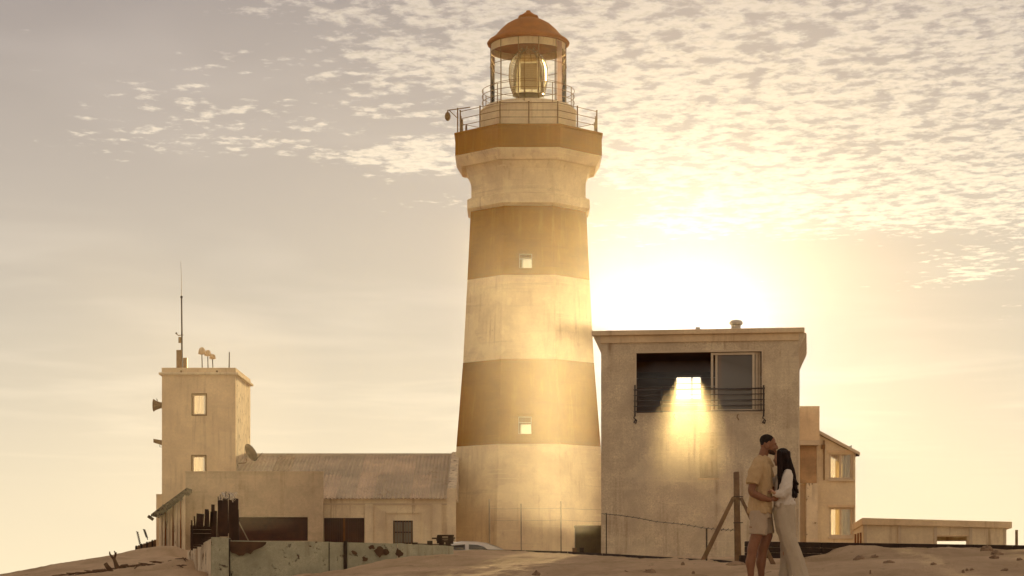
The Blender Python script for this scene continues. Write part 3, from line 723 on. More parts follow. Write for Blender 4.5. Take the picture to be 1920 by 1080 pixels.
# parapet block and recess
r = fh.rect(1490, 1535.5, 762, 826)
obj('parapet', MB().frame_box(fh, r[0], r[1], -.15, 3.0, r[2], r[3]), M['plaster_warm'], hs)
obj('lintel', MB().frame_box(fh, *fh.rect(1498, 1535, 826.5, 835)[:2], -.22, .3, *fh.rect(1498, 1535, 826.5, 835)[2:]), M['trim'], hs)
rr = fh.rect(1501, 1532, 835.5, 906)
obj('boarded_opening', MB().frame_box(fh, rr[0], rr[1], .1, .2, rr[2], rr[3]), M['room'], hs) if False else obj('boarded_opening', MB().frame_box(fh, rr[0], rr[1], .1, .2, rr[2], rr[3]), mat('stained_board', (.46, .28, .14), .9, .3, 2.5, .4, 20), hs)
obj('pier', MB().frame_box(fh, *fh.rect(1512, 1533, 907, 1020)[:2], -.02, .6, Zb, rr[2]), M['plaster_peel'], hs)
obj('pier', MB().frame_box(fh, *fh.rect(1500.5, 1511.8, 907, 1020)[:2], .3, .8, Zb, rr[2]), M['trim'], hs)
obj('pier', MB().frame_box(fh, *fh.rect(1488, 1500, 835, 1020)[:2], .0, .5, Zb, fh.rect(1488, 1500, 826.5, 1020)[3]), M['plaster'], hs)
# gabled wall with two windows, hollow so that daylight comes through from the far side
ua, ub = fh.uz(1533.4, 900)[0], fh.uz(1606, 900)[0]
wA = fh.rect(1556.5, 1602, 848, 898); wB = fh.rect(1557, 1603, 951, 1006)
zl, zr = zpy(812, 76), zpy(851, 76)
ztopw = zr
obj('front_wall', MB().wall(fh, ua, ub, Zb, ztopw, .25, .5, [wA, wB]), M['plaster'], hs)
gb = MB(); gb.prism([fh(ua, .25, ztopw), fh(ub, .25, ztopw), fh(ua, .25, zl)], fh(0, .25, 0)-fh(0, 0, 0)); obj('gable', gb, M['plaster'], hs)
big = lambda r, g: (r[0]-.1, ub-.12, r[2]-.05, r[3]+.36)
obj('back_wall', MB().wall(fh, ua, ub, Zb, ztopw, 4.0, 4.2, [big(wA, 0), big(wB, 0)]), M['plaster'], hs)
fhs = lambda u, w, z: fh(w, u, z)
obj('side_wall', MB().wall(fhs, .5, 4.0, Zb, ztopw, ub-.1, ub, [(.75, 3.75, wA[2]-.02, wA[3]+.3), (.75, 3.75, wB[2]-.02, wB[3]+.3)]), M['plaster'], hs)
for r_ in (wA, wB): obj('side_pane', MB().wall(fhs, .75, 3.75, r_[2]-.02, r_[3]+.3, ub-.06, ub-.05), M['lantern_glass'], hs)
obj('side_wall', MB().frame_box(fh, ua, ua+.1, .5, 4.0, Zb, zl), M['plaster'], hs)
rf = MB(); k_ = (zr-zl)/(ub-ua)
rf.prism([fh(ua-.02, .1, zl+.03), fh(ub+.14, .1, zr+.03+k_*.14), fh(ub+.14, .1, zr+.14+k_*.14), fh(ua-.02, .1, zl+.15)], fh(0, 4.3, 0)-fh(0, 0, 0)); obj('roof', rf, M['trim'], hs)
obj('fascia', MB().frame_box(fh, ub+.0, ub+.12, .12, .2, zr-.08, zr+.02), M['dark_metal'], hs)
for wr in (wA, wB):
    wo = window(hs, fh, wr, .35, M['trim'], .07, (.48,), (), curtain=.35)  # curtain in the lower window added for a warm glow
    obj('sill', MB().frame_box(fh, wr[0]-.05, wr[1]+.05, .17, .34, wr[2]-.07, wr[2]-.003), M['trim'], wo)
    obj('lintel', MB().frame_box(fh, wr[0]-.05, wr[1]+.05, .19, .248, wr[3]+.003, wr[3]+.09), M['plaster_warm'], wo)
dp = MB(); u = fh.uz(1545, 870, .2)[0]; dp.tube([fh(u, .18, zpy(900, 76)), fh(u, .18, zpy(825, 76))], .025, 6); obj('downpipe', dp, M['rail'], hs)
obj('junction_box', MB().frame_box(fh, u-.09, u+.03, .12, .24, zpy(841, 76), zpy(833, 76)), M['rail'], hs)

# low flat building, far right
fl = frame(1618, 66, R(-4))
lw = thing('flat_roofed_hut', fl(2.2, 1.5, 0), 'long low flat-roofed white hut at the far right of the picture', 'building')
zt = zpy(971.5, 66); LWd = fl.uz(1884, 1000)[0]; zrt = fl.uz(1896, 978.5)[1]
hole = fl.rect(1757, 1813, 1006, 1040)
zw = zrt-.19
obj('front_wall', MB().wall(fl, 0, LWd, -.5, zw, 0, .2, [hole]), M['plaster'], lw)
obj('back_wall', MB().wall(fl, 0, LWd, -.5, zw, 3.0, 3.2, [(hole[0]-.1, hole[1]+.9, -.2, fl.uz(1785, 1014.5, 3.1)[1])]), M['plaster'], lw)
obj('side_wall', MB().frame_box(fl, LWd-.15, LWd, .2, 3.0, -.5, zw), M['plaster'], lw)
obj('side_wall', MB().frame_box(fl, 0, .15, .2, 3.0, -.5, zw), M['plaster'], lw)
obj('roof_fascia', MB().prism([fl(-.03, -.12, zt-.2), fl(LWd+.2, -.12, zrt-.19), fl(LWd+.2, -.12, zrt), fl(-.03, -.12, zt+.005)], fl(0, 3.5, 0)-fl(0, 0, .10)), M['plaster_warm'], lw)
for px in (1619.5, 1684, 1751, 1817, 1881):
    u = fl.uz(px, 1000)[0]; obj('pilaster', MB().frame_box(fl, u, u+.09, -.045, -.002, -.5, zt-.203-(zt-zrt)*u/LWd), M['trim'], lw)
obj('lintel', MB().frame_box(fl, hole[0]-.03, hole[1]+.03, -.03, .0-.003, hole[3], hole[3]+.05), M['plaster_warm'], lw)
obj('wall_head', MB().prism([fl(0, .002, zw+.001), fl(LWd, .002, zw+.001), fl(LWd, .002, zrt-.185), fl(0, .002, zt-.19)], fl(0, .19, 0)-fl(0, 0, 0)), M['plaster'], lw)
obj('wall_head', MB().prism([fl(.002, .2, zw+.001), fl(.002, 3.1, zw+.001), fl(.002, 3.1, zt-.29), fl(.002, .2, zt-.2)], fl(.14, 0, 0)-fl(0, 0, 0)), M['plaster'], lw)
for w_ in (.6, 1.5, 2.4):
    obj('louvre', MB().frame_box(fl, -.03, -.002, w_-.16, w_+.16, zw-.62, zw-.12), M['room'], lw)

# ------------------------------------------------------------ long building with corrugated roof, left of the tower
fg = frame(606, 88, 0.0)
gr = thing('long_store', fg(3, 3, 0), 'long white store building with corrugated roof left of the lighthouse', 'building')
GE = fg.uz(838, 930)[0]; GL = fg.uz(430, 930)[0]; ze = zpy(934, 88)
g_door = fg.rect(607, 683, 971, 1018); g_win = fg.rect(737, 774, 976, 1020)
obj('front_wall', MB().wall(fg, GL, GE+.3, -.3, ze, 0, .3, [g_door, g_win]), M['plaster'], gr)
obj('back_wall', MB().frame_box(fg, GL, GE+.3, 12.6, 12.9, -.3, ze), M['plaster'], gr)
obj('string_course', MB().frame_box(fg, 0.02, GE, -.05, -.002, ze-.28, ze-.22), M['trim'], gr)
obj('eaves_band', MB().frame_box(fg, 0.02, GE, -.03, -.0025, ze-.218, ze), M['plaster'], gr)
for px0, px1 in ((684.5, 700), (811, 828)):
    r = fg.rect(px0, px1, 945, 1020); obj('pilaster', MB().frame_box(fg, r[0], r[1], -.09, -.002, -.3, r[3]), M['plaster'], gr)
obj('end_pier', MB().frame_box(fg, GE, GE+.36, -.12, .5, -.3, zpy(916, 88)), M['plaster'], gr)
# gable parapet at the right end, following the roof slope
gp_ = MB(); zr_ = zpy(855, 94.5)
gp_.prism([fg(GE+.02, .0, ze), fg(GE+.02, 6.5, ze), fg(GE+.02, 6.5, zr_+.18), fg(GE+.02, .0, ze+.25)], fg(.34, 0, 0)-fg(0, 0, 0)); obj('gable_parapet', gp_, M['plaster_peel'], gr)
# window surround and bars
r = g_win; sb = MB()
for q in ((r[0]-.32, r[0]-.26, -.06, r[2], r[3]+.3), (r[1]+.26, r[1]+.32, -.06, r[2], r[3]+.3)): sb.frame_box(fg, q[0], q[1], q[2], -.002, q[3], q[4])
sb.frame_box(fg, r[0]-.32, r[1]+.32, -.06, -.002, r[3]+.301, r[3]+.36); obj('surround', sb, M['plaster'], gr)
w_ = window(gr, fg, r, .12, M['rust'], .06, (.5,), (.5,), glass='door_glass')
for i in range(7):
    u = r[0]+(r[1]-r[0])*(i+.5)/7; obj('bar', MB().tube([fg(u, .02, r[2]), fg(u, .02, r[3])], .014, 5), M['rail'], w_)
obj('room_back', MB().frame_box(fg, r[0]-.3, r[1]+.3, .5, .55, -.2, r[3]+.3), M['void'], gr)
r = g_door; gd = obj('garage_door', MB().frame_box(fg, r[0], r[1], .2, .24, r[2], r[3]), M['garage'], gr)
n = 18
for i in range(n):
    u = r[0]+(r[1]-r[0])*(i+.5)/n; 
    if i == 9: continue
    obj('slat', MB().frame_box(fg, u-.032, u+.032, .15, .197, r[2], r[3]-.02), M['garage'], gd)
u = (r[0]+r[1])/2; obj('door_post', MB().frame_box(fg, u-.04, u+.04, .08, .147, r[2], r[3]), M['room'], gd)
# corrugated sheets in two courses
run, rise = 6.5, zr_-ze; nsh = 12; U0, U1 = GL-.2, GE+.0
for side in (1, -1):
    for row in (0, 1):
        for i in range(nsh):
            mb = MB(); a = U0+(U1-U0)*i/nsh; b = U0+(U1-U0)*(i+1)/nsh+.03; m_ = 40
            t0, t1 = (-.035, .53) if row == 0 else (.50, 1.0)
            lift = .0 if row == 0 else .018
            sag = random.uniform(-.006, .012)
            idx = []
            for j in range(m_+1):
                u = a+(b-a)*j/m_; hgt = .030*math.cos(2*math.pi*u/.155)
                for t in (t0, t1):
                    w = run*t if side == 1 else 13-run*t
                    idx.append(mb.vert(fg(u, w, ze+.05+rise*t+hgt+lift+sag)))
            for j in range(m_): mb.f.append([idx[2*j], idx[2*j+2], idx[2*j+3], idx[2*j+1]])
            if side == -1 and i % 3: continue
            obj('roof_sheet', mb, M[random.choice(('sheet', 'sheet', 'sheet_b', 'sheet_c'))], gr, smooth=True)
obj('ridge_cap', MB().prism([fg(U0, 6.2, zr_-.01), fg(U0, 6.5, zr_+.12), fg(U0, 6.8, zr_-.01)], fg(U1-U0, 0, 0)-fg(0, 0, 0)), M['sheet'], gr)
obj('gutter', MB().frame_box(fg, .02, GE, -.10, -.053, ze-.03, ze+.012), M['sheet'], gr)

# flat-fronted annex
fa = frame(348, 87.3, 0.0); ax = thing('flat_annex', fa(2.8, .4, 0), 'plain flat-topped tan annex with wide dark opening', 'building')
AW = fa.uz(605.5, 900)[0]; za = zpy(886, 87.3); ho = fa.rect(447, 577, 969.5, 1014)
obj('front_wall', MB().wall(fa, 0, AW, -.3, za, 0, .35, [ho]), M['plaster_dull'], ax)
obj('coping', MB().frame_box(fa, -.02, AW+.02, -.03, .38, za+.001, za+.05), M['plaster_dull'], ax)
obj('side_wall', MB().frame_box(fa, 0, .25, .35, 4.2, -.3, za-.3), M['plaster_dull'], ax)
rd = obj('opening_backing', MB().frame_box(fa, ho[0], ho[1], .22, .25, ho[2], ho[3]), M['garage'], ax)  # dark sheet and slats stand in for the shaded garage interior
for i in range(9):
    z = ho[2]+(ho[3]-ho[2])*(i+.5)/9; obj('slat', MB().frame_box(fa, ho[0], ho[1], .195, .218, z-.045, z+.045), M['garage'], rd)

# square signal tower
ft = frame(303.5, 91.5, 0.0); tw = thing('signal_tower', ft(1.6, 2.5, 0), 'square cream signal tower with antennas on its flat roof', 'tower')
TW = ft.uz(441.5, 800)[0]; TD = 5.2; z1t = zpy(703, 91.5)
h1 = ft.rect(361.5, 386, 739.5, 777.5); h2 = ft.rect(360.5, 385, 855, 900)
obj('front_wall', MB().wall(ft, 0, TW, 0, z1t, 0, .25, [h1, h2]), M['plaster_warm'], tw)
bh = lambda r: (max(.3, r[0]-1.0), r[1]+.25, r[2]+.05, r[3]+.62)
obj('back_wall', MB().wall(ft, 0, TW, 0, z1t, TD-.25, TD, [bh(h1), bh(h2)]), M['plaster_warm'], tw)
obj('side_wall', MB().frame_box(ft, 0, .25, .25, TD-.25, 0, z1t), M['plaster_warm'], tw)
obj('side_wall', MB().frame_box(ft, TW-.25, TW, .25, TD-.25, 0, z1t), M['plaster_peel'], tw)
for h_ in (h1, h2):
    wo = window(tw, ft, h_, .12, M['trim'], .045, (), (), curtain=.3)
    sf = MB(); g = .05
    sf.frame_box(ft, h_[0]-g, h_[0], -.04, -.002, h_[2]-g, h_[3]+g); sf.frame_box(ft, h_[1], h_[1]+g, -.04, -.002, h_[2]-g, h_[3]+g); sf.frame_box(ft, h_[0], h_[1], -.04, -.002, h_[3], h_[3]+g); sf.frame_box(ft, h_[0], h_[1], -.05, -.002, h_[2]-g, h_[2])
    obj('surround', sf, M['rail'], wo)
obj('roof_slab', MB().frame_box(ft, -.12, TW+.13, -.12, TD+.12, z1t+.001, z1t+.10), M['plaster'], tw, bevel=.012)
pr = MB(); zp0, zp1 = z1t+.101, zpy(689.5, 91.5)
pr.wall(ft, -.01, TW+.01, zp0, zp1, 0, .18); pr.wall(ft, -.01, TW+.01, zp0, zp1, TD-.18, TD); pr.frame_box(ft, 0, .18, .181, TD-.181, zp0, zp1); pr.frame_box(ft, TW-.18, TW, .181, TD-.181, zp0, zp1)
obj('parapet', pr, M['plaster_warm'], tw)
for px in (340, 407):
    u, z = ft.uz(px, 696.5); obj('spout', MB().tube([ft(u, -.05, z), ft(u, .0, z)], .045, 8), M['rail'], tw)
# mast with whip antenna
def TP(px, py, w=.8): u, z = ft.uz(px, py, w); return ft(u, w, z)
b0_ = TP(341, 700)
ms = thing('antenna_mast', b0_, 'tall thin mast with whip antenna and equipment boxes on the signal tower roof', 'antenna')
obj('pole', MB().tube([TP(341, 703), TP(341, 620), TP(340.3, 556)], [.045, .035, .03], 8), M['dark_metal'], ms)
obj('whip', MB().tube([TP(340.3, 558), TP(340, 520), TP(339, 490)], [.014, .010, .006], 5), M['dark_metal'], ms)
obj('collar', MB().tube([TP(340.3, 559), TP(340.3, 555)], .05, 8), M['dark_metal'], ms)
obj('cabinet', MB().box(TP(336.5, 675), (.24, .2, .85)), M['rail'], ms); obj('cabinet', MB().box(TP(347.5, 682), (.17, .2, .5)), M['rail'], ms)
obj('crossarm', MB().tube([TP(331, 625), TP(334, 629), TP(344, 628)], .02, 5), M['rail'], ms); obj('sensor', MB().tube([TP(337.5, 643), TP(337.5, 632)], .07, 8), M['rail'], ms); obj('sensor', MB().lathe(TP(330.6, 625), [(.01, -.05), (.05, 0), (.01, .05)], 8), M['dark_metal'], ms)
for i, (x, yt, yb, rr_, lb) in enumerate(((378.5, 651, 664, .155, 'largest and leftmost domed antenna on the signal tower roof'), (389.5, 656, 667, .15, 'middle domed antenna on the signal tower roof'), (398.5, 663.5, 673, .14, 'smallest domed antenna of three on the tower roof'))):
    w = .6+i*.5; p = TP(x, yb, w); an = thing('dome_antenna', TP(x, 702, w), lb, 'antenna', 'three domed antennas on the signal tower roof')
    obj('pole', MB().tube([TP(x+1, 702, w), p], .022, 6), M['dark_metal'], an)
    hh = (yb-yt)*.0229; obj('dome', MB().lathe(p, [(rr_*.2, -.02), (rr_, 0), (rr_*.98, hh*.35), (rr_*.8, hh*.75), (rr_*.4, hh*.97), (.01, hh)], 16), M['rail'] if False else M['plaster_warm'], an, smooth=True)
o = obj('antenna_stub', MB().tube([TP(429.5, 702), TP(430, 660)], [.03, .022], 6), M['dark_metal']); tag(o, 'short plain stub aerial at the right corner of the signal tower roof', 'antenna')
# horn and box on the left wall
a = P(304, 760, 92.5); hn = thing('fog_horn', a, 'round horn loudspeaker on the left wall of the signal tower', 'horn')
obj('horn', MB().lathe(a+Vector((-.02, 0, 0)), [(.13, .0), (.15, -.1), (.22, -.28), (.27, -.33), (.27, -.36), (.2, -.3)], 16, False, Matrix.Rotation(R(90), 3, 'Y')), M['rail'], hn)
obj('bracket', MB().tube([a+Vector((-.2, 0, .2)), a+Vector((-.24, 0, .29))], .02, 5), M['dark_metal'], hn)
a = P(304, 830, 92.5); fl_ = thing('floodlight', a, 'small box floodlight low on the left wall of the signal tower', 'lamp')
obj('housing', MB().prism([a+Vector((0, -.12, .1)), a+Vector((-.36, -.12, .16)), a+Vector((-.36, -.12, 0)), a+Vector((-.2, -.12, -.05)), a+Vector((0, -.12, -.12))], (0, .24, 0)), M['rail'], fl_)
obj('bracket', MB().tube([a+Vector((-.1, 0, -.1)), a+Vector((-.1, 0, -.19)), a+Vector((0, 0, -.19))], .015, 5), M['dark_metal'], fl_)
# satellite dish
c = P(467, 851, 92.5); dsh = thing('satellite_dish', c, 'round satellite dish on the right side of the signal tower', 'satellite dish')
rotm = (Matrix.Rotation(R(38), 3, 'Z') @ Matrix.Rotation(R(62), 3, 'Y'))
obj('dish', MB().lathe(c, [(.42, .12), (.34, .065), (.2, .02), (.02, 0), (.2, .028), (.34, .075), (.42, .12)], 24, False, rotm), M['metal'], dsh, smooth=True)
n_ax = rotm @ Vector((0, 0, 1))
obj('arm', MB().tube([c+rotm @ Vector((.38, 0, .1)), P(480, 862, 92.2), P(492, 849, 92.0)], .014, 5), M['dark_metal'], dsh)
obj('mount', MB().tube([P(443, 869, 92.5), P(461, 868, 92.5), P(463, 860, 92.6)], .022, 5), M['rail'], dsh)
# shoulder wall left of the tower base
r = ft.rect(295, 303.4, 927, 1030, 1.0); o = obj('shoulder_wall', MB().frame_box(ft, r[0], r[1]+.3, .7, 2.5, 0, r[3]), M['plaster_warm'], tw)

# lean-to shed with sloped dark roof
A, B = Vector(P(347, 900, 86)), Vector(P(297, 900, 89.5)); 
shd = thing('lean_to_shed', (A.x-.5, 88, 0), 'white lean-to shed with ragged dark sloping roof beside the flat annex', 'shed')
nP = 7
for i in range(nP):
    t0, t1 = i/nP, (i+1)/nP-.02; a, b = A.lerp(B, t0), A.lerp(B, t1)
    def top(p, t): return zpy(928+(972-928)*t**.85, p.y)
    pr_ = random.uniform(0, .05)
    obj('panel', MB().prism([(a.x, a.y-pr_, -.2), (b.x, b.y-pr_, -.2), (b.x, b.y-pr_, top(b, t1)), (a.x, a.y-pr_, top(a, t0))], (.0, .14, 0)), M['plaster_peel'] if i % 3 else M['plaster'], shd)
    if i: obj('post', MB().bar((a.x, a.y-.1, -.2), (a.x, a.y-.1, top(a, t0)), .06, .06), M['room'] if i % 2 else M['trim'], shd)
q0, q1 = P(350, 921, 85.9), P(283, 968, 87.5)
rfm = MB().prism([q0, q1, q1+Vector((.0, 0, .09)), q0+Vector((0, 0, .14))], (0, 3.2, 0)); obj('roof', rfm, M['kerb'], shd)
for i in range(6):
    t = i/5; p = q0.lerp(q1, t); obj('rafter', MB().box(p+Vector((0, -.06, -.06+random.uniform(-.03, .02))), (.26, .14, .12), Matrix.Rotation(R(-35), 3, 'Y').inverted()), M['kerb'], shd)
# far fence at left
ff = thing('slatted_fence', P(275, 1030, 93), 'low brown fence of upright boards left of the lean-to shed', 'fence')
for i in range(9):
    t = i/8; px = 256+t*40; D = 93; top_ = 1024-t*14; p = P(px, 1050, D); q = P(px, top_, D)
    obj('board', MB().box(((p.x+q.x)/2, D, (p.z+q.z)/2), (.115, .05, q.z-p.z)), M['timber'], ff)
    if i % 2 == 0: obj('post', MB().box((p.x, D-.06, (p.z+q.z)/2+.01), (.05, .06, q.z-p.z+.04)), M['kerb'], ff)
for i, (x0, y0, x1, y1, lb) in enumerate(((264.5, 1028, 257.5, 997, 'left leaning notched fence bracket above the slatted fence'), (277, 1012, 270.5, 993, 'right leaning notched fence bracket above the slatted fence'))):
    a, b = P(x0, y0, 92.8), P(x1, y1, 92.8); br = thing('wire_bracket', a, lb, 'bracket', 'leaning notched fence brackets')
    obj('rod', MB().tube([a, b], .02, 5), M['kerb'], br)
    for k in range(7):
        p = a.lerp(b, .25+k*.12); obj('knob', MB().tube([p+Vector((-.06, 0, .02)), p+Vector((.05, 0, -.01))], .022, 5), M['kerb'], br)

# ------------------------------------------------------------ peeling boundary wall
bwall = thing('boundary_wall', P(620, 1090, 45), 'old boundary wall with peeling green-white paint half buried in sand', 'wall')
def strip(px0, px1, D0, D1, t0, t1, m, name, thick=.16, n=14, jit=.012, parent=bwall, zbot=-.5, proud=0):
    mb = MB(); top = []; bot = []
    for i in range(n+1):
        t = i/n; px = px0+(px1-px0)*t; D = D0+(D1-D0)*t; p = P(px, t0+(t1-t0)*t, D); z = p.z+noise.noise((px*.05, 3, 0))*jit*1.5
        top.append(Vector((p.x, p.y-proud, z))); bot.append(Vector((p.x, p.y-proud, zbot)))
    for i in range(n):
        o_ = Vector((0, thick, 0))
        mb.face([bot[i], bot[i+1], top[i+1], top[i]]); mb.face([bot[i]+o_, top[i]+o_, top[i+1]+o_, bot[i+1]+o_]); mb.face([top[i], top[i+1], top[i+1]+o_, top[i]+o_])
    for k, tt in ((0, 1), (n, 1)): o_ = Vector((0, thick, 0)); mb.face([bot[k], top[k], top[k]+o_, bot[k]+o_])
    return obj(name, mb, m, parent)
strip(431, 616, 44.8, 45, 1013.5, 1016, M['green'], 'panel'); strip(618, 644, 45, 45, 1016, 1017, M['green'], 'panel'); strip(651, 744, 45, 45, 1017, 1019, M['green'], 'panel'); strip(745.5, 850, 45, 46.5, 1019, 1024, M['green'], 'panel')
strip(644.5, 650.5, 45, 45, 1014, 1014, M['kerb'], 'post', .2, 2, .01, bwall, -.5, .05)
strip(615.8, 618.2, 45, 45, 1018, 1018, M['void'], 'joint', .1, 1, 0, bwall, -.5, -.03)
o = strip(396, 428, 44.6, 44.6, 1007, 1008, M['green'], 'pillar', .34, 3, .01)
strip(425, 430.6, 44.7, 44.7, 1007, 1010, M['kerb'], 'corner_post', .2, 1, .01, bwall, -.5, .0)
strip(352, 395.5, 50, 44.75, 1034, 1010, M['plaster_peel'], 'side_panel', .12, 6, .01)
for px in (368, 384): strip(px, px+3, 47, 47, 1026, 1025, M['trim'] if px == 368 else M['room'], 'side_post', .08, 1, 0, bwall, -.3, .12)
# broken render: raw brown patches proud of the paint by a skin of mortar
def patch(pts, D=44.9, m='raw', name='bare_patch', parent=bwall):
    mb = MB(); c = [P(x, y, D)+Vector((0, -.012, 0)) for x, y in pts]
    mb.prism(c, (0, .01, 0)); return obj(name, mb, M[m], parent)
patch([(431, 1015), (500, 1016.2), (498, 1021), (491, 1026), (484, 1029), (476, 1032), (470, 1039), (463, 1036), (456, 1041.5), (448, 1042), (441, 1038), (434, 1036), (431, 1030)], 44.76)
def ragged(cx, cy, rx, ry, n=13):
    return [(cx+rx*math.cos(2*math.pi*i/n)*random.uniform(.5, 1.15), cy+ry*math.sin(2*math.pi*i/n)*random.uniform(.5, 1.15)) for i in range(n)]
for cx, cy, rx, ry in ((711, 1034, 12, 11), (747, 1037, 9, 10), (724, 1036, 6, 8), (664, 1036, 7, 4), (684, 1048, 6, 5), (697, 1026, 7, 5), (508, 1018.5, 8, 3), (545, 1048, 6, 2.5), (530, 1044, 3, 4), (582, 1024, 3, 1.5)):
    patch([p for p in ragged(cx, cy, rx, ry)], 44.96)

# rusty screen of sheets and posts above the pillar
sc = thing('rusty_scrap_screen', P(400, 1010, 47), 'ragged screen of rusty sheets and upright posts above the wall corner', 'screen')
def plank(x0, x1, yt, yb, D, m='rust', name='post', lean=0, th=.07, parent=sc):
    a, b, c, d = P(x0, yb, D), P(x1, yb, D), P(x1+lean, yt, D), P(x0+lean, yt-random.uniform(0, 2), D)
    return obj(name, MB().prism([a, b, c, d], (0, th, 0)), M[m], parent)
for i in range(12):
    z0, z1 = 986+i*3.6, 986+i*3.6+3.1
    if i == 0: pass
    xr = 406 if z1 < 1015 else 406-(z1-1012)*2.2
    plank(357, xr, z0, z1, 46.5, 'rust', 'slat', 0, .04)
for x0, x1, yt, yb, lean in ((358, 361, 976, 1032, 0), (364, 367, 968, 990, -1), (390.6, 392.4, 958, 988, -.5), (406.5, 408, 950, 1010, 2), (427.5, 428.7, 926, 1000, 1.5), (414, 415.2, 927, 950, -2), (421, 422, 922, 945, 2), (446.5, 448, 955, 1015, -1), (367, 381, 964, 988, 1.5), (383, 390, 955, 988, 1), (393, 398, 960, 988, 1.5), (396, 402, 946, 1016, 0), (401, 405.5, 958, 1012, 1), (409, 411, 931, 1008, -1), (411, 419, 938, 1006, -1.5), (418, 427, 934, 1006, 0), (429, 434, 938, 1012, 1), (437, 446, 935, 1014, .5), (434, 438, 942, 1020, 0)):
    plank(x0, x1, yt, yb, 45.6 if x0 > 408 else 46.3, 'rust', 'post', lean)
coil = MB()
for k in range(2):
    pts = []
    for i in range(60):
        a = i*.75+k; t = i/59; pts.append(P(412+t*30+4*math.cos(a*1.3+k), 931-k*1.5+6.5*math.sin(a)+noise.noise((i*.4, k, 0))*5, 45.5+.12*math.cos(a)))
    coil.tube(pts, .0045, 4)
obj('razor_wire', coil, mat('bright_wire', (.8, .72, .6), .25, .05, 5, 0, metal=1), sc)
# leaning bar inside the dark opening behind it
o = obj('leaning_pole', MB().tube([P(446, 975, 60), P(466, 1014, 60)], .018, 5), M['metal']); tag(o, 'thin pole leaning right of the rusty screen, before the dark opening', 'pole')

# ------------------------------------------------------------ low dark strip along the sand
ed = thing('dark_edging', P(1100, 1045, 48), 'long dark edging along the sand before the lookout block', 'edging')
seg = [(905, 1030.0, 56, 1.5), (985, 1031.8, 54, 1.8), (1065, 1034, 51.5, 2.6), (1130, 1037.5, 48, 4), (1210, 1042, 44, 5), (1290, 1047, 40, 6), (1350, 1049.5, 37, 7), (1382, 1053, 35.5, 7)]
for (xa, ya, da, ta), (xb, yb, db, tb) in zip(seg, seg[1:]):
    a, b = P(xa, ya, da), P(xb-1, yb, db); t_ = (ta+tb)/2*da/F
    obj('beam', MB().prism([a, b, b-Vector((0, 0, .5)), a-Vector((0, 0, .5))], (0, .16, 0)), M['kerb'], ed)
# low dark wall, right
fw = thing('low_dark_wall', P(1650, 1050, 36), 'low dark timber retaining wall with sand heaped against it', 'wall')
xs = [1397, 1468, 1540, 1612, 1684, 1756, 1828, 1900, 1980]
for xa, xb in zip(xs, xs[1:]):
    ta, tb = 1014.8+(xa-1397)*.0145, 1014.8+(xb-1397)*.0145
    for row in range(3):
        a, b = P(xa+.4, ta+row*10.5, 36.2), P(xb-.4, tb+row*10.5, 36.2); dz = Vector((0, 0, 10.1*36.2/F)); j = random.uniform(0, .015)
        obj('plank', MB().prism([a, b, b-dz, a-dz], (0, .12+j, 0)), M['kerb'], fw, bevel=.008)

# timber post with two braces
tp = thing('braced_post', P(1385, 1062, 32.5), 'rough timber fence post with two slanting braces left of the couple', 'post')
obj('post', MB().prism([P(1378.5, 1066, 32.5), P(1390.5, 1066, 32.5), P(1386, 884, 32.5), P(1376.3, 884.5, 32.5)], (0, .1, 0)), M['timber'], tp, bevel=.008)
obj('brace', MB().prism([P(1314, 1050, 32.3), P(1324, 1049, 32.3), P(1380, 932, 32.46), P(1373, 931, 32.46)], (0, .07, 0)), M['timber'], tp, bevel=.006)
obj('brace', MB().prism([P(1446, 1058, 32.3), P(1455, 1058, 32.3), P(1392, 932, 32.46), P(1387, 934, 32.46)], (0, .07, 0)), M['timber'], tp, bevel=.006)
for py in (931, 980): obj('wire_tie', MB().bar(P(1375, py+.3, 32.44), P(1393, py, 32.44), .014, .014), M['dark_metal'], tp)
o = obj('stone', MB().lathe(P(1381, 1063, 32.0), [(.02, -.08), (.16, -.06), (.19, .02), (.12, .07), (.02, .09)], 9), M['stone'], smooth=True); tag(o, 'flat pale stone at the foot of the braced post', 'stone')
o = obj('black_can', MB().lathe(P(1394, 1066, 32.0), [(.001, 0), (.065, 0), (.068, .19), (.05, .2), (.05, .17), (.001, .17)], 12), M['kerb']); tag(o, 'small dark can standing beside the foot of the braced post', 'can')
# sagging barbed wire from the block to the post
wr = thing('barbed_wire_strand', P(1200, 975, 50), 'sagging strand of barbed wire before the lookout wall', 'wire')
path = [P(1128, 963, 59), P(1160, 966, 56), P(1195, 971, 52), P(1230, 978, 48), P(1280, 983, 43), P(1320, 990, 38), P(1350, 993, 34), P(1378, 994, 32.45)]
obj('strand', MB().tube(path, [.010, .010, .009, .008, .007, .006, .005, .005], 5), M['dark_metal'], wr)
for i, t in enumerate(np.linspace(.2, 6.8, 22)):
    k = int(t); p = path[k].lerp(path[k+1], t-k); obj('barb', MB().tube([p+Vector((-.025, 0, -.02)), p+Vector((.025, 0, .02))], .005, 4), M['dark_metal'], wr)
for px, py, D, lb in ((1137, 962, 58.4, 'leftmost thin iron stake at the corner of the lookout block'), (1325, 991, 37.6, 'thin iron stake just left of the slanting brace')):
    a = P(px, py, D); o = obj('iron_stake', MB().tube([(a.x, a.y, gz(a.x, a.y)-.1), a], .016, 5), M['dark_metal']); tag(o, lb, 'stake')
o = obj('timber_stake', MB().box(P(1906, 1012, 50), (.055, .055, .46)), M['timber']); tag(o, 'lone upright stake at the right edge beyond the low wall', 'stake')

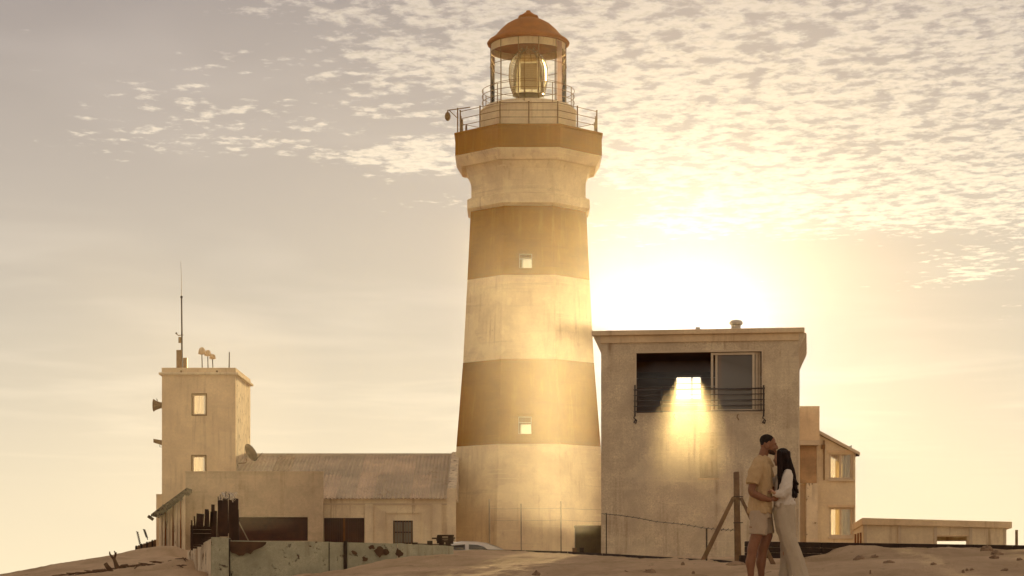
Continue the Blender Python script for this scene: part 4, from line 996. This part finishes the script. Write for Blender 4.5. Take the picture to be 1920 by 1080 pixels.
# thin wire fence before the tower base
wf = thing('wire_fence', P(985, 1010, 84), 'wire fence on three thin iron posts before the lighthouse base', 'fence')
for px, yt, yb, D in ((917.5, 935.5, 1035, 83), (977, 944.5, 1035, 84), (1051.5, 940, 1035, 85)):
    obj('post', MB().tube([P(px+.6, yb, D), P(px, yt, D)], .026, 6), M['metal'], wf)
for dy in (0, 22):
    pts = [P(917.5, 953+dy, 82.9), P(947, 954.5+dy, 83.4), P(977, 953+dy, 83.9), P(1014, 954+dy, 84.4), P(1051.5, 953+dy, 84.9), P(1090, 955+dy, 85.3), P(1128, 956+dy, 86)]
    obj('wire', MB().tube(pts, .0055, 4), M['metal'], wf)

# ribbed metal bin by the block
bn = thing('ribbed_bin', P(1103, 1040, 62.5), 'olive ribbed metal bin between lighthouse and lookout block', 'bin')
a, b = P(1079, 1040, 62.5), P(1128, 1040, 62.5); zt_ = P(1079, 987.5, 62.5).z
obj('body', MB().box(((a.x+b.x)/2, 62.9, (zt_+.4)/2), (b.x-a.x, .7, zt_-.4)), M['bin'], bn)
for i in range(13):
    x = a.x+(b.x-a.x)*(i+.5)/13; obj('rib', MB().box((x, 62.53, (zt_+.4)/2-.02), (.03, .035, zt_-.48)), M['bin'], bn)
obj('lid', MB().box(((a.x+b.x)/2, 62.88, zt_+.015), (b.x-a.x+.04, .8, .04)), M['bin'], bn)
for px, m_, lb in ((1077, 'timber', 'small tan crate on the sand left of the ribbed bin'), (1090.5, 'void', 'small black crate before the ribbed bin')):
    p = P(px, 1034, 58.5); t = thing('small_crate', p, lb, 'crate')
    obj('body', MB().box(p+Vector((0, 0, .0)), (.11, .12, .17)), M[m_], t); obj('rim', MB().box(p+Vector((0, 0, .09)), (.125, .135, .02)), M[m_], t)

# stack of old timber near the car
tb = thing('timber_stack', P(828, 1018, 58), 'untidy stack of dark old timber behind the boundary wall', 'timber')
for (x0, y0, x1, y1, h) in ((820, 1004.5, 851, 1004.5, 3), (810, 1009.5, 853, 1009, 2.6), (818, 1012.5, 852, 1012.5, 2.2), (826, 1016, 848, 1015, 2.5), (781, 1020, 846, 1021.5, 1.6), (800, 1023.5, 870, 1024, 2)):
    obj('plank', MB().bar(P(x0, y0, 58), P(x1, y1, 58), .35, h*58/F), M['kerb'], tb)
for x, yt in ((824, 1005), (828, 1012), (845, 1006), (806, 1014), (778, 1017), (840, 1016)):
    obj('block', MB().box(P(x, yt+7, 58), (.14, .2, .2)), M['kerb'], tb)

# ------------------------------------------------------------ parked car (mostly behind the sand)
cD = 66.0; cs = cD/F
def CP(px, py, dy=0): p = P(px, py, cD); return Vector((p.x, p.y+dy, p.z))
car = thing('parked_car', CP(868, 1105), 'white car parked behind the sand with only its roof showing', 'car')
prof = [(745, 1082), (742, 1062), (748, 1046), (770, 1042), (800, 1040), (828, 1026), (846, 1018), (868, 1015), (892, 1015.5), (912, 1018), (932, 1025), (948, 1032.5), (975, 1038), (1000, 1046), (1006, 1060), (1004, 1082)]
def lerp_prof(t): return t
mb = MB(); secs = [(-.80, .80, 0), (-.74, .30, 1), (-.6, 0, 1)]
lay = []
for dy, shrink in ((-.82, 1.0), (-.80, .6), (-.62, .12), (-.4, 0), (.4, 0), (.62, .12), (.80, .6), (.82, 1.0)):
    row = []
    for x, y in prof:
        if y < 1044: y2 = y+(1044-y)*(.97 if shrink > .9 else .0 if shrink < .5 else .0)
        else: y2 = y
        if shrink > .9 and y < 1044: y2 = 1044
        row.append(CP(875+(x-875)*(1-.02*shrink), y2+(3*shrink if .1 < shrink < .9 and y < 1030 else 0), dy*(1 if y >= 1040 or shrink > .9 else .86)))
    lay.append(row)
ids = [[mb.vert(p) for p in row] for row in lay]
for a, b in zip(ids, ids[1:]):
    for i in range(len(prof)-1): mb.f.append([a[i], a[i+1], b[i+1], b[i]])
mb.f.append(ids[0]); mb.f.append(ids[-1][::-1])
obj('body', mb, M['car'], car, smooth=False, bevel=.0)
def cpoly(pts, dy, m, name, par=car, th=.012): 
    return obj(name, MB().prism([CP(x, y, dy*(1+.011*(y-1021.5))) for x, y in pts], (0, th if dy < 0 else -th, 0)), M[m], par)
for s in (-1, 1):
    cpoly([(838, 1031), (850, 1023.5), (870, 1021.5), (873, 1021.5), (873, 1031)], s*.735, 'car_glass', 'side_window'); cpoly([(880, 1031), (880, 1021.5), (896, 1022.5), (908, 1026), (915, 1031)], s*.735, 'car_glass', 'side_window')
wsn = MB(); wsn.face([CP(913, 1017.6, -.56), CP(949, 1031.5, -.68), CP(949, 1031.5, .68), CP(913, 1017.6, .56)]); wsn.v = [(x, y, z+.012) for x, y, z in wsn.v]; obj('windscreen', wsn, M['windscreen'], car)
for x in (795, 958):
    for s in (-1, 1):
        w_ = obj('wheel', MB().lathe(CP(x, 1082, s*.74), [(.1, -.1), (.29, -.1), (.31, -.06), (.31, .06), (.29, .1), (.1, .1)], 20, True, Matrix.Rotation(R(90), 3, 'X')), M['tyre'], car)
        obj('rim', MB().lathe(CP(x, 1082, s*.85), [(.02, -.01), (.18, -.01), (.2, .01), (.02, .015)], 14, True, Matrix.Rotation(R(90), 3, 'X')), M['metal'], w_)
    obj('handle', MB().box(CP(862+(x > 900)*30, 1037, -.835), (.14, .02, .025)), M['metal'], car)

# ------------------------------------------------------------ people
PD = 26.7; PS = PD/F
def Q(px, py, d=0): p = P(px, py, PD); return Vector((p.x, p.y+d*PS, p.z))     # d: depth offset in the same pixel unit, minus = nearer
def ell(mb, c, r, tilt=0, n=20, roll=0):
    c = Q(*c); rx, rz, ry = [q*PS for q in r]; rot = Matrix.Rotation(R(tilt), 3, 'Y') @ Matrix.Rotation(R(roll), 3, 'Z'); i = len(mb.v); m = 12
    for a in range(1, m):
        ph = math.pi*a/m
        for b in range(n):
            th = 2*math.pi*b/n; mb.v.append(tuple(c+rot @ Vector((rx*math.sin(ph)*math.cos(th), ry*math.sin(ph)*math.sin(th), rz*math.cos(ph)))))
    t = mb.vert(c+rot @ Vector((0, 0, rz))); bo = mb.vert(c-rot @ Vector((0, 0, rz)))
    for a in range(m-2):
        for b in range(n): mb.f.append([i+a*n+b, i+a*n+(b+1) % n, i+(a+1)*n+(b+1) % n, i+(a+1)*n+b][::-1])
    for b in range(n): mb.f.append([t, i+b, i+(b+1) % n]); mb.f.append([bo, i+(m-2)*n+(b+1) % n, i+(m-2)*n+b])
def limb(mb, pts, ry=None, n=16, flat=False):
    # pts: (px, py, d, r) or (px, py, d, rx, ry): smooth tapered limb, rounded ends unless flat
    P_ = []
    for p in pts:
        r1 = p[3]; r2 = p[4] if len(p) > 4 else p[3]; P_.append((Q(p[0], p[1], p[2]), r1*PS, r2*PS))
    out = []
    for k in range(len(P_)-1):
        for j in range(6):
            t = j/6; t2 = t*t*(3-2*t); out.append((P_[k][0].lerp(P_[k+1][0], t), P_[k][1]*(1-t2)+P_[k+1][1]*t2, P_[k][2]*(1-t2)+P_[k+1][2]*t2))
    out.append(P_[-1])
    if not flat:
        a, ra, rb = out[0]; d = (out[0][0]-out[1][0]).normalized(); out = [(a+d*ra*math.sin(q), ra*math.cos(q)+1e-4, rb*math.cos(q)+1e-4) for q in (1.5, 1.1, .7, .35)]+out
        a, ra, rb = out[-1]; d = (out[-1][0]-out[-2][0]).normalized(); out = out+[(a+d*ra*math.sin(q), ra*math.cos(q)+1e-4, rb*math.cos(q)+1e-4) for q in (.35, .7, 1.1, 1.5)]
    rings = []; m = len(out)
    for k, (p, ra, rb) in enumerate(out):
        d = (out[min(k+1, m-1)][0]-out[max(k-1, 0)][0]).normalized(); y = Vector((0, 1, 0)); y = (y-d*y.dot(d)).normalized(); x = y.cross(d).normalized()
        i = len(mb.v); rings.append(i)
        for q in range(n): a = 2*math.pi*q/n; mb.v.append(tuple(p+x*ra*math.cos(a)+y*rb*math.sin(a)))
    for a, b in zip(rings, rings[1:]):
        for q in range(n): mb.f.append([a+q, a+(q+1) % n, b+(q+1) % n, b+q])
    mb.f.append([rings[0]+q for q in range(n)][::-1]); mb.f.append([rings[-1]+q for q in range(n)])
def fuse(name, mb, m, parent, voxel, folds=None, smooth_it=3, carve=None):
    me = bpy.data.meshes.new(name); me.from_pydata(mb.v, [], mb.f)
    bm = bmesh.new(); bm.from_mesh(me); bmesh.ops.recalc_face_normals(bm, faces=bm.faces); bm.to_mesh(me); bm.free()
    t = bpy.data.objects.new(name, me); col.objects.link(t)
    r = t.modifiers.new('r', 'REMESH'); r.mode = 'VOXEL'; r.voxel_size = voxel
    s = t.modifiers.new('s', 'SMOOTH'); s.factor = .5; s.iterations = smooth_it
    bpy.context.view_layer.update(); dg = bpy.context.evaluated_depsgraph_get()
    out = bpy.data.meshes.new_from_object(t.evaluated_get(dg)); bpy.data.objects.remove(t)
    co = np.empty(len(out.vertices)*3); out.vertices.foreach_get('co', co); co = co.reshape(-1, 3)
    no = np.empty(len(out.vertices)*3); out.vertices.foreach_get('normal', no); no = no.reshape(-1, 3)
    if folds:
        for i in range(len(co)): co[i] += no[i]*folds(co[i])
    off = np.array(world_loc(parent)); co -= off; out.vertices.foreach_set('co', co.ravel())
    out.polygons.foreach_set('use_smooth', [True]*len(out.polygons)); out.materials.clear(); out.materials.append(m); out.update()
    o = bpy.data.objects.new(name, out); col.objects.link(o); o.parent = parent; return o
def nfold(amp, sx, sz, seed=0, diag=0.):
    def f(c): return amp*(noise.noise(((c[0]+c[2]*diag)*sx, c[1]*sx, c[2]*sz+seed))+.5*noise.noise(((c[0]-c[2]*diag*1.4)*sx*2.1, c[1]*sx*2, c[2]*sz*2+seed)))
    return f
def hand(mb, wrist, palm, fdir, curl, d, side=1, s=1.0):
    # palm between wrist and knuckles, four unequal fingers bent at the knuckle, thumb off the side near the wrist
    wx, wy = wrist; px, py = palm
    limb(mb, [(wx, wy, d, 4.2*s, 4.4*s), (px, py, d, 3.2*s, 6.2*s)])
    ln = [8.2, 9.4, 8.8, 6.8]; ux, uy = fdir; vx, vy = curl
    for k in range(4):
        off = (k-1.5)*3.1*s; L_ = ln[k]*s
        a = (px+vx*0, py+off*.55, d+off*.75); b = (a[0]+ux*L_*.5, a[1]+uy*L_*.5, a[2]); c = (b[0]+ux*L_*.32+vx*L_*.2, b[1]+uy*L_*.32+vy*L_*.2, b[2]+.6); e = (c[0]+ux*L_*.15+vx*L_*.3, c[1]+uy*L_*.15+vy*L_*.3, c[2]+1.2)
        limb(mb, [(*a, 1.7*s), (*b, 1.55*s), (*c, 1.4*s), (*e, 1.15*s)], n=8)
    tx, ty = (wx*.6+px*.4), (wy*.6+py*.4)
    limb(mb, [(tx, ty-1.5*s, d-1, 2.0*s), (tx+ux*3.5*s, ty-5.0*s, d-2, 1.7*s), (tx+ux*8*s, ty-6.5*s, d-1.5, 1.35*s)], n=8)

# man
man = thing('person', Q(1420, 1090), 'man in tan short-sleeved shirt and beige shorts embracing the woman', 'person')
b = MB()
ell(b, (1440, 831.5, 0), (14.6, 16.2, 11.6), 12); ell(b, (1446, 840, 0), (9.5, 10, 9.2), 20); ell(b, (1449, 848.2, 0), (5.4, 4.2, 5.6), 25)
ell(b, (1453.5, 832.0, 0), (3.2, 2.0, 7.5), 15); ell(b, (1456.8, 838.2, 0), (2.4, 4.0, 2.2), -25); ell(b, (1457.0, 841, 0), (2.3, 1.8, 2.6)); ell(b, (1454.6, 845.6, 0), (2.4, 1.1, 3.6), 10); ell(b, (1454.0, 848, 0), (2.4, 1.2, 3.4), 10)
for s in (-1, 1): ell(b, (1437, 838.5, s*11.6), (3.2, 5.0, 1.5), -12); ell(b, (1452.6, 835.5, s*4.2), (1.6, 1.5, 2.0))
limb(b, [(1435, 842, 0, 9.0), (1431, 853, 0, 8.8), (1428, 864, 0, 10, 12)])
limb(b, [(1428, 870, 0, 11, 18), (1428, 890, 0, 15, 21), (1427, 920, 0, 14.5, 19), (1426, 945, 0, 14.5, 19), (1426, 962, 0, 14.5, 18)])
limb(b, [(1421, 875, -22, 8), (1411, 893, -31, 8.6), (1405, 920, -34, 7.0), (1407, 926, -34, 7.2), (1424, 934, -31, 6.8), (1440, 938, -26, 4.6)])
limb(b, [(1434, 875, 22, 8), (1446, 893, 32, 8.6), (1457, 914, 36, 7.2), (1474, 926, 32, 6), (1484, 933, 22, 4.4)])
hand(b, (1440, 938), (1447.5, 937), (1, -.16), (0, .4), -25)
hand(b, (1484, 934), (1489.5, 937), (.15, 1), (-.6, .2), 13, s=.95)
for hx, kx, ax_, d, hy in ((1419, 1410.5, 1406, -13, 0), (1434, 1432.5, 1428.5, 12, 0)):
    limb(b, [(hx+1.5, 966, d, 12, 11), (kx+5.5, 990, d, 12.6, 12), (kx+7, 1003, d, 11.2, 11.5), (kx-1.5, 1030, d, 9.8, 10), (kx-2, 1040, d, 9.2, 9), (ax_-.5, 1054, d, 9.6, 9), (ax_, 1072, d, 6.6, 6.4), (ax_+1, 1084, d, 5.2, 5.2)])
    limb(b, [(ax_-4, 1085.5, d, 5.5, 5), (ax_+9, 1087, d, 4.4, 6.4), (ax_+22, 1089, d, 2.6, 6.2)])
fuse('body', b, M['skin_man'], man, .0062)
b = MB(); ell(b, (1438.6, 826.4, 0), (14.6, 12.2, 11.6), 14); ell(b, (1430.8, 831, 0), (5.4, 7.0, 9.4), 8); ell(b, (1436, 829, 0), (5, 7, 11.9), 0)
fuse('hair', b, M['hair_black'], man, .006, nfold(.003, 60, 60))
b = MB(); ell(b, (1444.5, 846.0, 0), (8.4, 5.6, 9.0), 28); ell(b, (1449.8, 849.6, 0), (5.0, 3.6, 5.4), 25)
fuse('beard', b, mat('dark_stubble', (.10, .045, .022), .9, .3, 60, .5, 200), man, .005, nfold(.0015, 80, 80))
b = MB()
limb(b, [(1426.5, 866, 0, 15, 26), (1427.5, 880, 0, 20, 30), (1428, 905, 0, 21, 29), (1426, 930, 0, 21.5, 27), (1425, 948, 0, 22.5, 27), (1424.5, 962.5, 0, 23.3, 28)], flat=True)
limb(b, [(1423, 864, -18, 9), (1419, 871, -25, 12), (1413, 885, -31, 13), (1408.5, 899, -34, 13, 13.2), (1406.5, 909.5, -35, 13.2, 13.6)], flat=True)
limb(b, [(1432, 866, 18, 9), (1436, 872, 25, 12), (1443, 886, 32, 12), (1449, 903, 35, 12.5)], flat=True)
limb(b, [(1431, 856.5, 0, 11.2, 14), (1427, 866, 0, 15, 22)], flat=True); ell(b, (1424, 869, -14), (12, 8, 14), 8); ell(b, (1428, 869, 14), (11, 8, 14), 8)
limb(b, [(1433, 856, -9, 2.6, 2), (1441, 863, -10, 3, 2), (1448, 874, -9, 2.4, 1.6)]); limb(b, [(1433, 856, 9, 2.6, 2), (1441, 863, 10, 3, 2), (1448, 874, 9, 2.4, 1.6)])
def shirt_f(c):
    q = (HZ-c[2]/PD*F); return nfold(.013, 7, 5, 2, .8)(c)+.009*noise.noise((c[0]*26+c[2]*9, c[1]*20, c[2]*11))*(1.5 if q > 915 else .8)
fuse('shirt', b, M['shirt'], man, .0075, shirt_f, 2)
b = MB()
limb(b, [(1425.5, 948, 0, 20.5, 24), (1426, 972, 0, 21.5, 25)], flat=True)
limb(b, [(1421, 958, -12, 17.5, 15), (1421, 985, -13, 17.2, 15), (1419.5, 1003, -13.5, 17.2, 15)], flat=True)
limb(b, [(1432, 958, 11, 17, 15), (1436, 985, 12, 15.5, 14.5), (1438.5, 1001, 12.5, 15, 14.5)], flat=True)
fuse('shorts', b, M['shorts'], man, .0075, nfold(.009, 9, 5, 8, .4), 2)
# woman
wom = thing('person', Q(1480, 1090), 'woman with long dark hair, white blouse and wide grey trousers in the embrace', 'person')
b = MB()
ell(b, (1464.5, 857, 0), (12.6, 14.6, 10.8), -14); ell(b, (1459, 864, 0), (8, 8.6, 8), -20); ell(b, (1456.5, 870, 0), (4.2, 3.4, 4.4), -25)
ell(b, (1452.0, 862.0, 0), (2.0, 3.4, 1.9), 25); ell(b, (1454.0, 867.6, 0), (2, 1.5, 3), 0); ell(b, (1455.0, 856, 0), (2.2, 1.6, 6), 0)
for s in (-1, 1): ell(b, (1467, 861, s*10.6), (2.6, 4.2, 1.3), 8)
limb(b, [(1467, 866, 0, 7), (1470, 880, 0, 7.4), (1472, 892, 0, 12, 17)])
limb(b, [(1472, 894, 0, 13, 20), (1471, 915, 0, 13.5, 18), (1471, 938, 0, 13, 16), (1471, 956, 0, 14, 17)])
limb(b, [(1474, 892, -19, 7.6), (1470, 912, -26, 6.4), (1466, 926, -29, 5.6), (1457, 929, -29, 5.2), (1450, 926, -29, 4.0)])
limb(b, [(1470, 892, 19, 7.6), (1458, 905, 24, 6), (1444, 900, 20, 5), (1436, 890, 16, 4)])
hand(b, (1450, 926), (1444.5, 923.5), (-1, -.3), (-.1, .6), -30, s=.86)
for pts in ([(1471, 962, -9, 12, 11), (1473, 1000, -11, 10.5), (1484, 1030, -11, 9), (1492, 1055, -11, 8), (1499, 1082, -11, 5)], [(1472, 962, 9, 12, 11), (1475, 1000, 10, 10.5), (1476, 1030, 10, 9), (1475, 1060, 10, 7.5), (1473, 1082, 10, 5)]):
    limb(b, pts); x, d = pts[-1][0], pts[-1][2]; limb(b, [(x+3, 1084, d, 4.6, 4.6), (x-8, 1086.5, d, 3.6, 5.4), (x-18, 1088.5, d, 2.2, 5)])
fuse('body', b, M['skin_woman'], wom, .0064)
b = MB()
limb(b, [(1470, 884, 0, 11, 15), (1471, 893, 0, 17, 24), (1471, 912, 0, 18, 24), (1470.5, 934, 0, 19.5, 23), (1470, 948, 0, 19.5, 23)], flat=True)
limb(b, [(1461, 934, -13, 12, 8), (1461, 944, -14, 9, 6), (1462, 956, -15, 2.5, 4)]); limb(b, [(1477, 938, -10, 12, 10), (1484, 945, -8, 7, 8)])
limb(b, [(1475, 888, -17, 9), (1472, 903, -24, 10.5), (1468, 919, -28, 11.5, 10), (1462, 928, -29, 10, 9), (1454.5, 927, -29, 7.5, 7)])
limb(b, [(1470, 888, 18, 9), (1460, 903, 24, 9.5), (1450, 902, 22, 8)])
fuse('blouse', b, M['blouse'], wom, .0075, lambda c: nfold(.013, 9, 8, 4, .9)(c)+.007*noise.noise((c[0]*22-c[2]*14, c[1]*20, c[2]*16)), 2)
b = MB()
limb(b, [(1470.5, 945, 0, 19.5, 22), (1470.5, 960, 0, 21, 24), (1471, 975, 0, 20.5, 23)], flat=True)
limb(b, [(1468.5, 955, -9, 18, 15), (1470.5, 985, -10, 18, 16), (1476, 1008, -11, 16.5, 16), (1484, 1032, -12, 15.5, 16), (1491, 1056, -12, 16.5, 17), (1497.5, 1086, -12, 19, 18)], flat=True)
limb(b, [(1474, 955, 9, 17, 15), (1478, 985, 11, 15.5, 15), (1480, 1015, 12, 14, 14), (1477, 1050, 12, 13, 14), (1474, 1087, 12, 13, 15)], flat=True)
fuse('trousers', b, M['trousers'], wom, .0075, lambda c: nfold(.015, 11, 2.2, 1, .25)(c)+.008*noise.noise((c[0]*24+c[2]*5, c[1]*24, c[2]*4)), 2)
# hair: cap plus many wavy locks down the back
b = MB(); ell(b, (1467.5, 853.5, 0), (14.2, 13.6, 12.6), -10); ell(b, (1471, 862, 0), (11, 13, 12.4), -5)
rs = random.Random(3)
for k in range(70):
    a = k/69; d = -13+26*rs.random(); x0 = 1461+17*rs.random(); endy = 905+28*rs.random(); sway = rs.uniform(-3, 3)
    ex = 1475+20*rs.random() if endy > 915 else 1464+28*rs.random(); ph = rs.random()*6
    if k % 9 == 0: ex, endy = 1457+4*rs.random(), 924+6*rs.random(); d = -17; x0 = 1459
    pts = []
    for j in range(8):
        t = j/7; x = x0+(ex-x0)*(t**1.25)+sway*math.sin(t*3.1)+2.2*math.sin(t*9+ph)*t; y = 850+(endy-850)*t
        pts.append((x, y, d*(1+.15*t)-(5 if d < 0 else 0)*t+1.5*math.sin(t*8+ph*2)*t, 4.8*(1-t*.5)))
    limb(b, pts, n=8)
for k in range(16):
    d = -13+26*k/15; pts = []
    for j in range(7): t = j/6; pts.append((1469+13*t**1.1+1.5*math.sin(t*7+k), 853+60*t, d, 6.2-2.0*t))
    limb(b, pts, n=8)
fuse('hair', b, M['hair_long'], wom, .0062, lambda c: .0035*noise.noise((c[0]*75, c[1]*75, c[2]*7)), 1)

# ------------------------------------------------------------ driftwood and rubble on the sand
dw = thing('driftwood_branch', P(218, 1066, 52), 'forked bleached driftwood branch standing on the left dune', 'driftwood')
def DW(pts, r, name='branch'): obj(name, MB().tube([P(x, y, 52+dd) for x, y, dd in pts], r, 7), M['drift'], dw, smooth=True)
DW([(224, 1072, 0), (219, 1062, 0), (216, 1053, 0), (213.5, 1047, 0)], [.07, .06, .045, .04]); DW([(213.5, 1048, 0), (209, 1043, .05), (206, 1039, .1), (205.5, 1034, .1)], [.035, .03, .022, .012]); DW([(214, 1047, 0), (216.5, 1041, 0), (216, 1036, -.1), (214, 1033, -.1)], [.032, .028, .02, .01]); DW([(217, 1038, 0), (219, 1036, 0)], [.02, .01])
DW([(222, 1067, 0), (229, 1062, 0), (238, 1060, 0), (244, 1064, 0)], [.05, .05, .035, .02]); DW([(226, 1070, 0), (236, 1066, 0), (250, 1066, 0)], [.05, .035, .015])
o = obj('driftwood_stump', MB().tube([P(208, 1071, 52), P(201, 1062, 52), P(197.5, 1056, 52)], [.07, .055, .05], 7), M['drift'], smooth=True); tag(o, 'short leaning driftwood stump left of the forked branch', 'driftwood')
def rock(px, py, D, w, h, label, grp, m='stone', seed=0):
    p = P(px, py, D); z = gz(p.x, p.y); p.z = z
    mb = MB(); rs_ = random.Random(seed); n, mm = 9, 5; sx, sz = w*D/F/2, h*D/F
    top = mb.vert(p+Vector((0, 0, sz))); rings = []
    for j in range(mm):
        ph = math.pi*.5*(j+1)/mm; i = len(mb.v); rings.append(i)
        for k in range(n):
            a = 2*math.pi*k/n; q = rs_.uniform(.6, 1.3); mb.v.append(tuple(p+Vector((sx*math.sin(ph)*math.cos(a)*q, sx*.8*math.sin(ph)*math.sin(a)*q, sz*math.cos(ph)*rs_.uniform(.6, 1.25)-(.05 if j == mm-1 else 0)))))
    for k in range(n): mb.f.append([top, rings[0]+k, rings[0]+(k+1) % n])
    for a, b_ in zip(rings, rings[1:]):
        for k in range(n): mb.f.append([a+k, b_+k, b_+(k+1) % n, a+(k+1) % n])
    o = obj('rock', mb, M[m]); tag(o, label, 'rock', grp)
rocks = [(1218, 1076, 28.5, 26, 8, 'widest pale rubble lump below the left end of the lookout wall'), (1172, 1075, 28.6, 14, 5, 'low rubble lump just left of the widest one at the bottom'), (1144, 1075, 28.5, 6, 3, 'tiny dark stone alone on the sand at the bottom centre'), (1300, 1075, 28.5, 6, 4, 'tiny dark stone on the sand left of the braced post foot'),
         (1005, 1078, 28.3, 14, 8, 'rounded tan stone at the bottom edge under the lighthouse'), (1280, 1060, 33, 10, 6, 'small clod against the dark edging left of the brace'),
         (1612, 1050, 32, 24, 8, 'dark wedge-shaped slab on the heaped sand right of the couple'), (1640, 1046, 32.5, 18, 6, 'thin tilted slab just right of the wedge-shaped slab'), (1665, 1057, 31.5, 26, 6, 'flat rectangular slab lowest of the three on the heaped sand'),
         (1850, 1033, 35, 24, 10, 'dark rubble under the low wall near the right edge'), (1868, 1040, 34.4, 26, 8, 'pale brown rubble running down from the low wall'), (1864, 1047, 33.8, 16, 6, 'pale lump at the foot of the rubble by the right edge'), (1912, 1051, 33, 14, 5, 'small dark stone at the right picture edge'),
         (1806, 1071, 29, 6, 3, 'left pebble of the little row low on the right sand'), (1813, 1069, 29.1, 6, 3, 'middle pebble of the little row low on the right sand'), (1822, 1069, 29.1, 8, 3, 'right pebble of the little row low on the right sand'), (1884, 1071, 29, 16, 5, 'dark clod low on the sand near the right edge'),
         (1632, 1072, 28.8, 4, 3, 'tiny pebble below the flat slab on the right'), (1750, 1058, 31, 12, 3, 'thin stone mid slope between the slabs and the rubble')]
for i, (x, y, D, w, h, lb) in enumerate(rocks):
    # rest where the line of sight at (x, y) meets the sand
    dd = D
    for t in np.linspace(24, 36, 121):
        p = P(x, y, t)
        if gz(p.x, p.y) >= p.z: dd = t; break
    rock(x, y, dd, w, h, lb, 'stones scattered on the sand', 'stone', i)
# dry debris on the left dune: countless twigs
dbm = MB(); rs = random.Random(5)
for k in range(150):
    px = rs.choice((rs.gauss(150, 28), rs.gauss(255, 30), rs.gauss(350, 18))); D = rs.uniform(48, 56)
    p = P(px, 1070, D); z = gz(p.x, p.y); a = rs.uniform(0, 6.3); L_ = rs.uniform(.05, .32)
    c = Vector((p.x, p.y, z+.02)); v = Vector((math.cos(a)*L_, math.sin(a)*L_, rs.uniform(-.02, .05))); dbm.tube([c-v, c+v*.1+Vector((0, 0, .02)), c+v], [.012, .018, .008], 4)
o = obj('twig_debris', dbm, M['drift'], merge=False); tag(o, 'dry twigs and wrack strewn on the left dune', None, None, 'stuff')
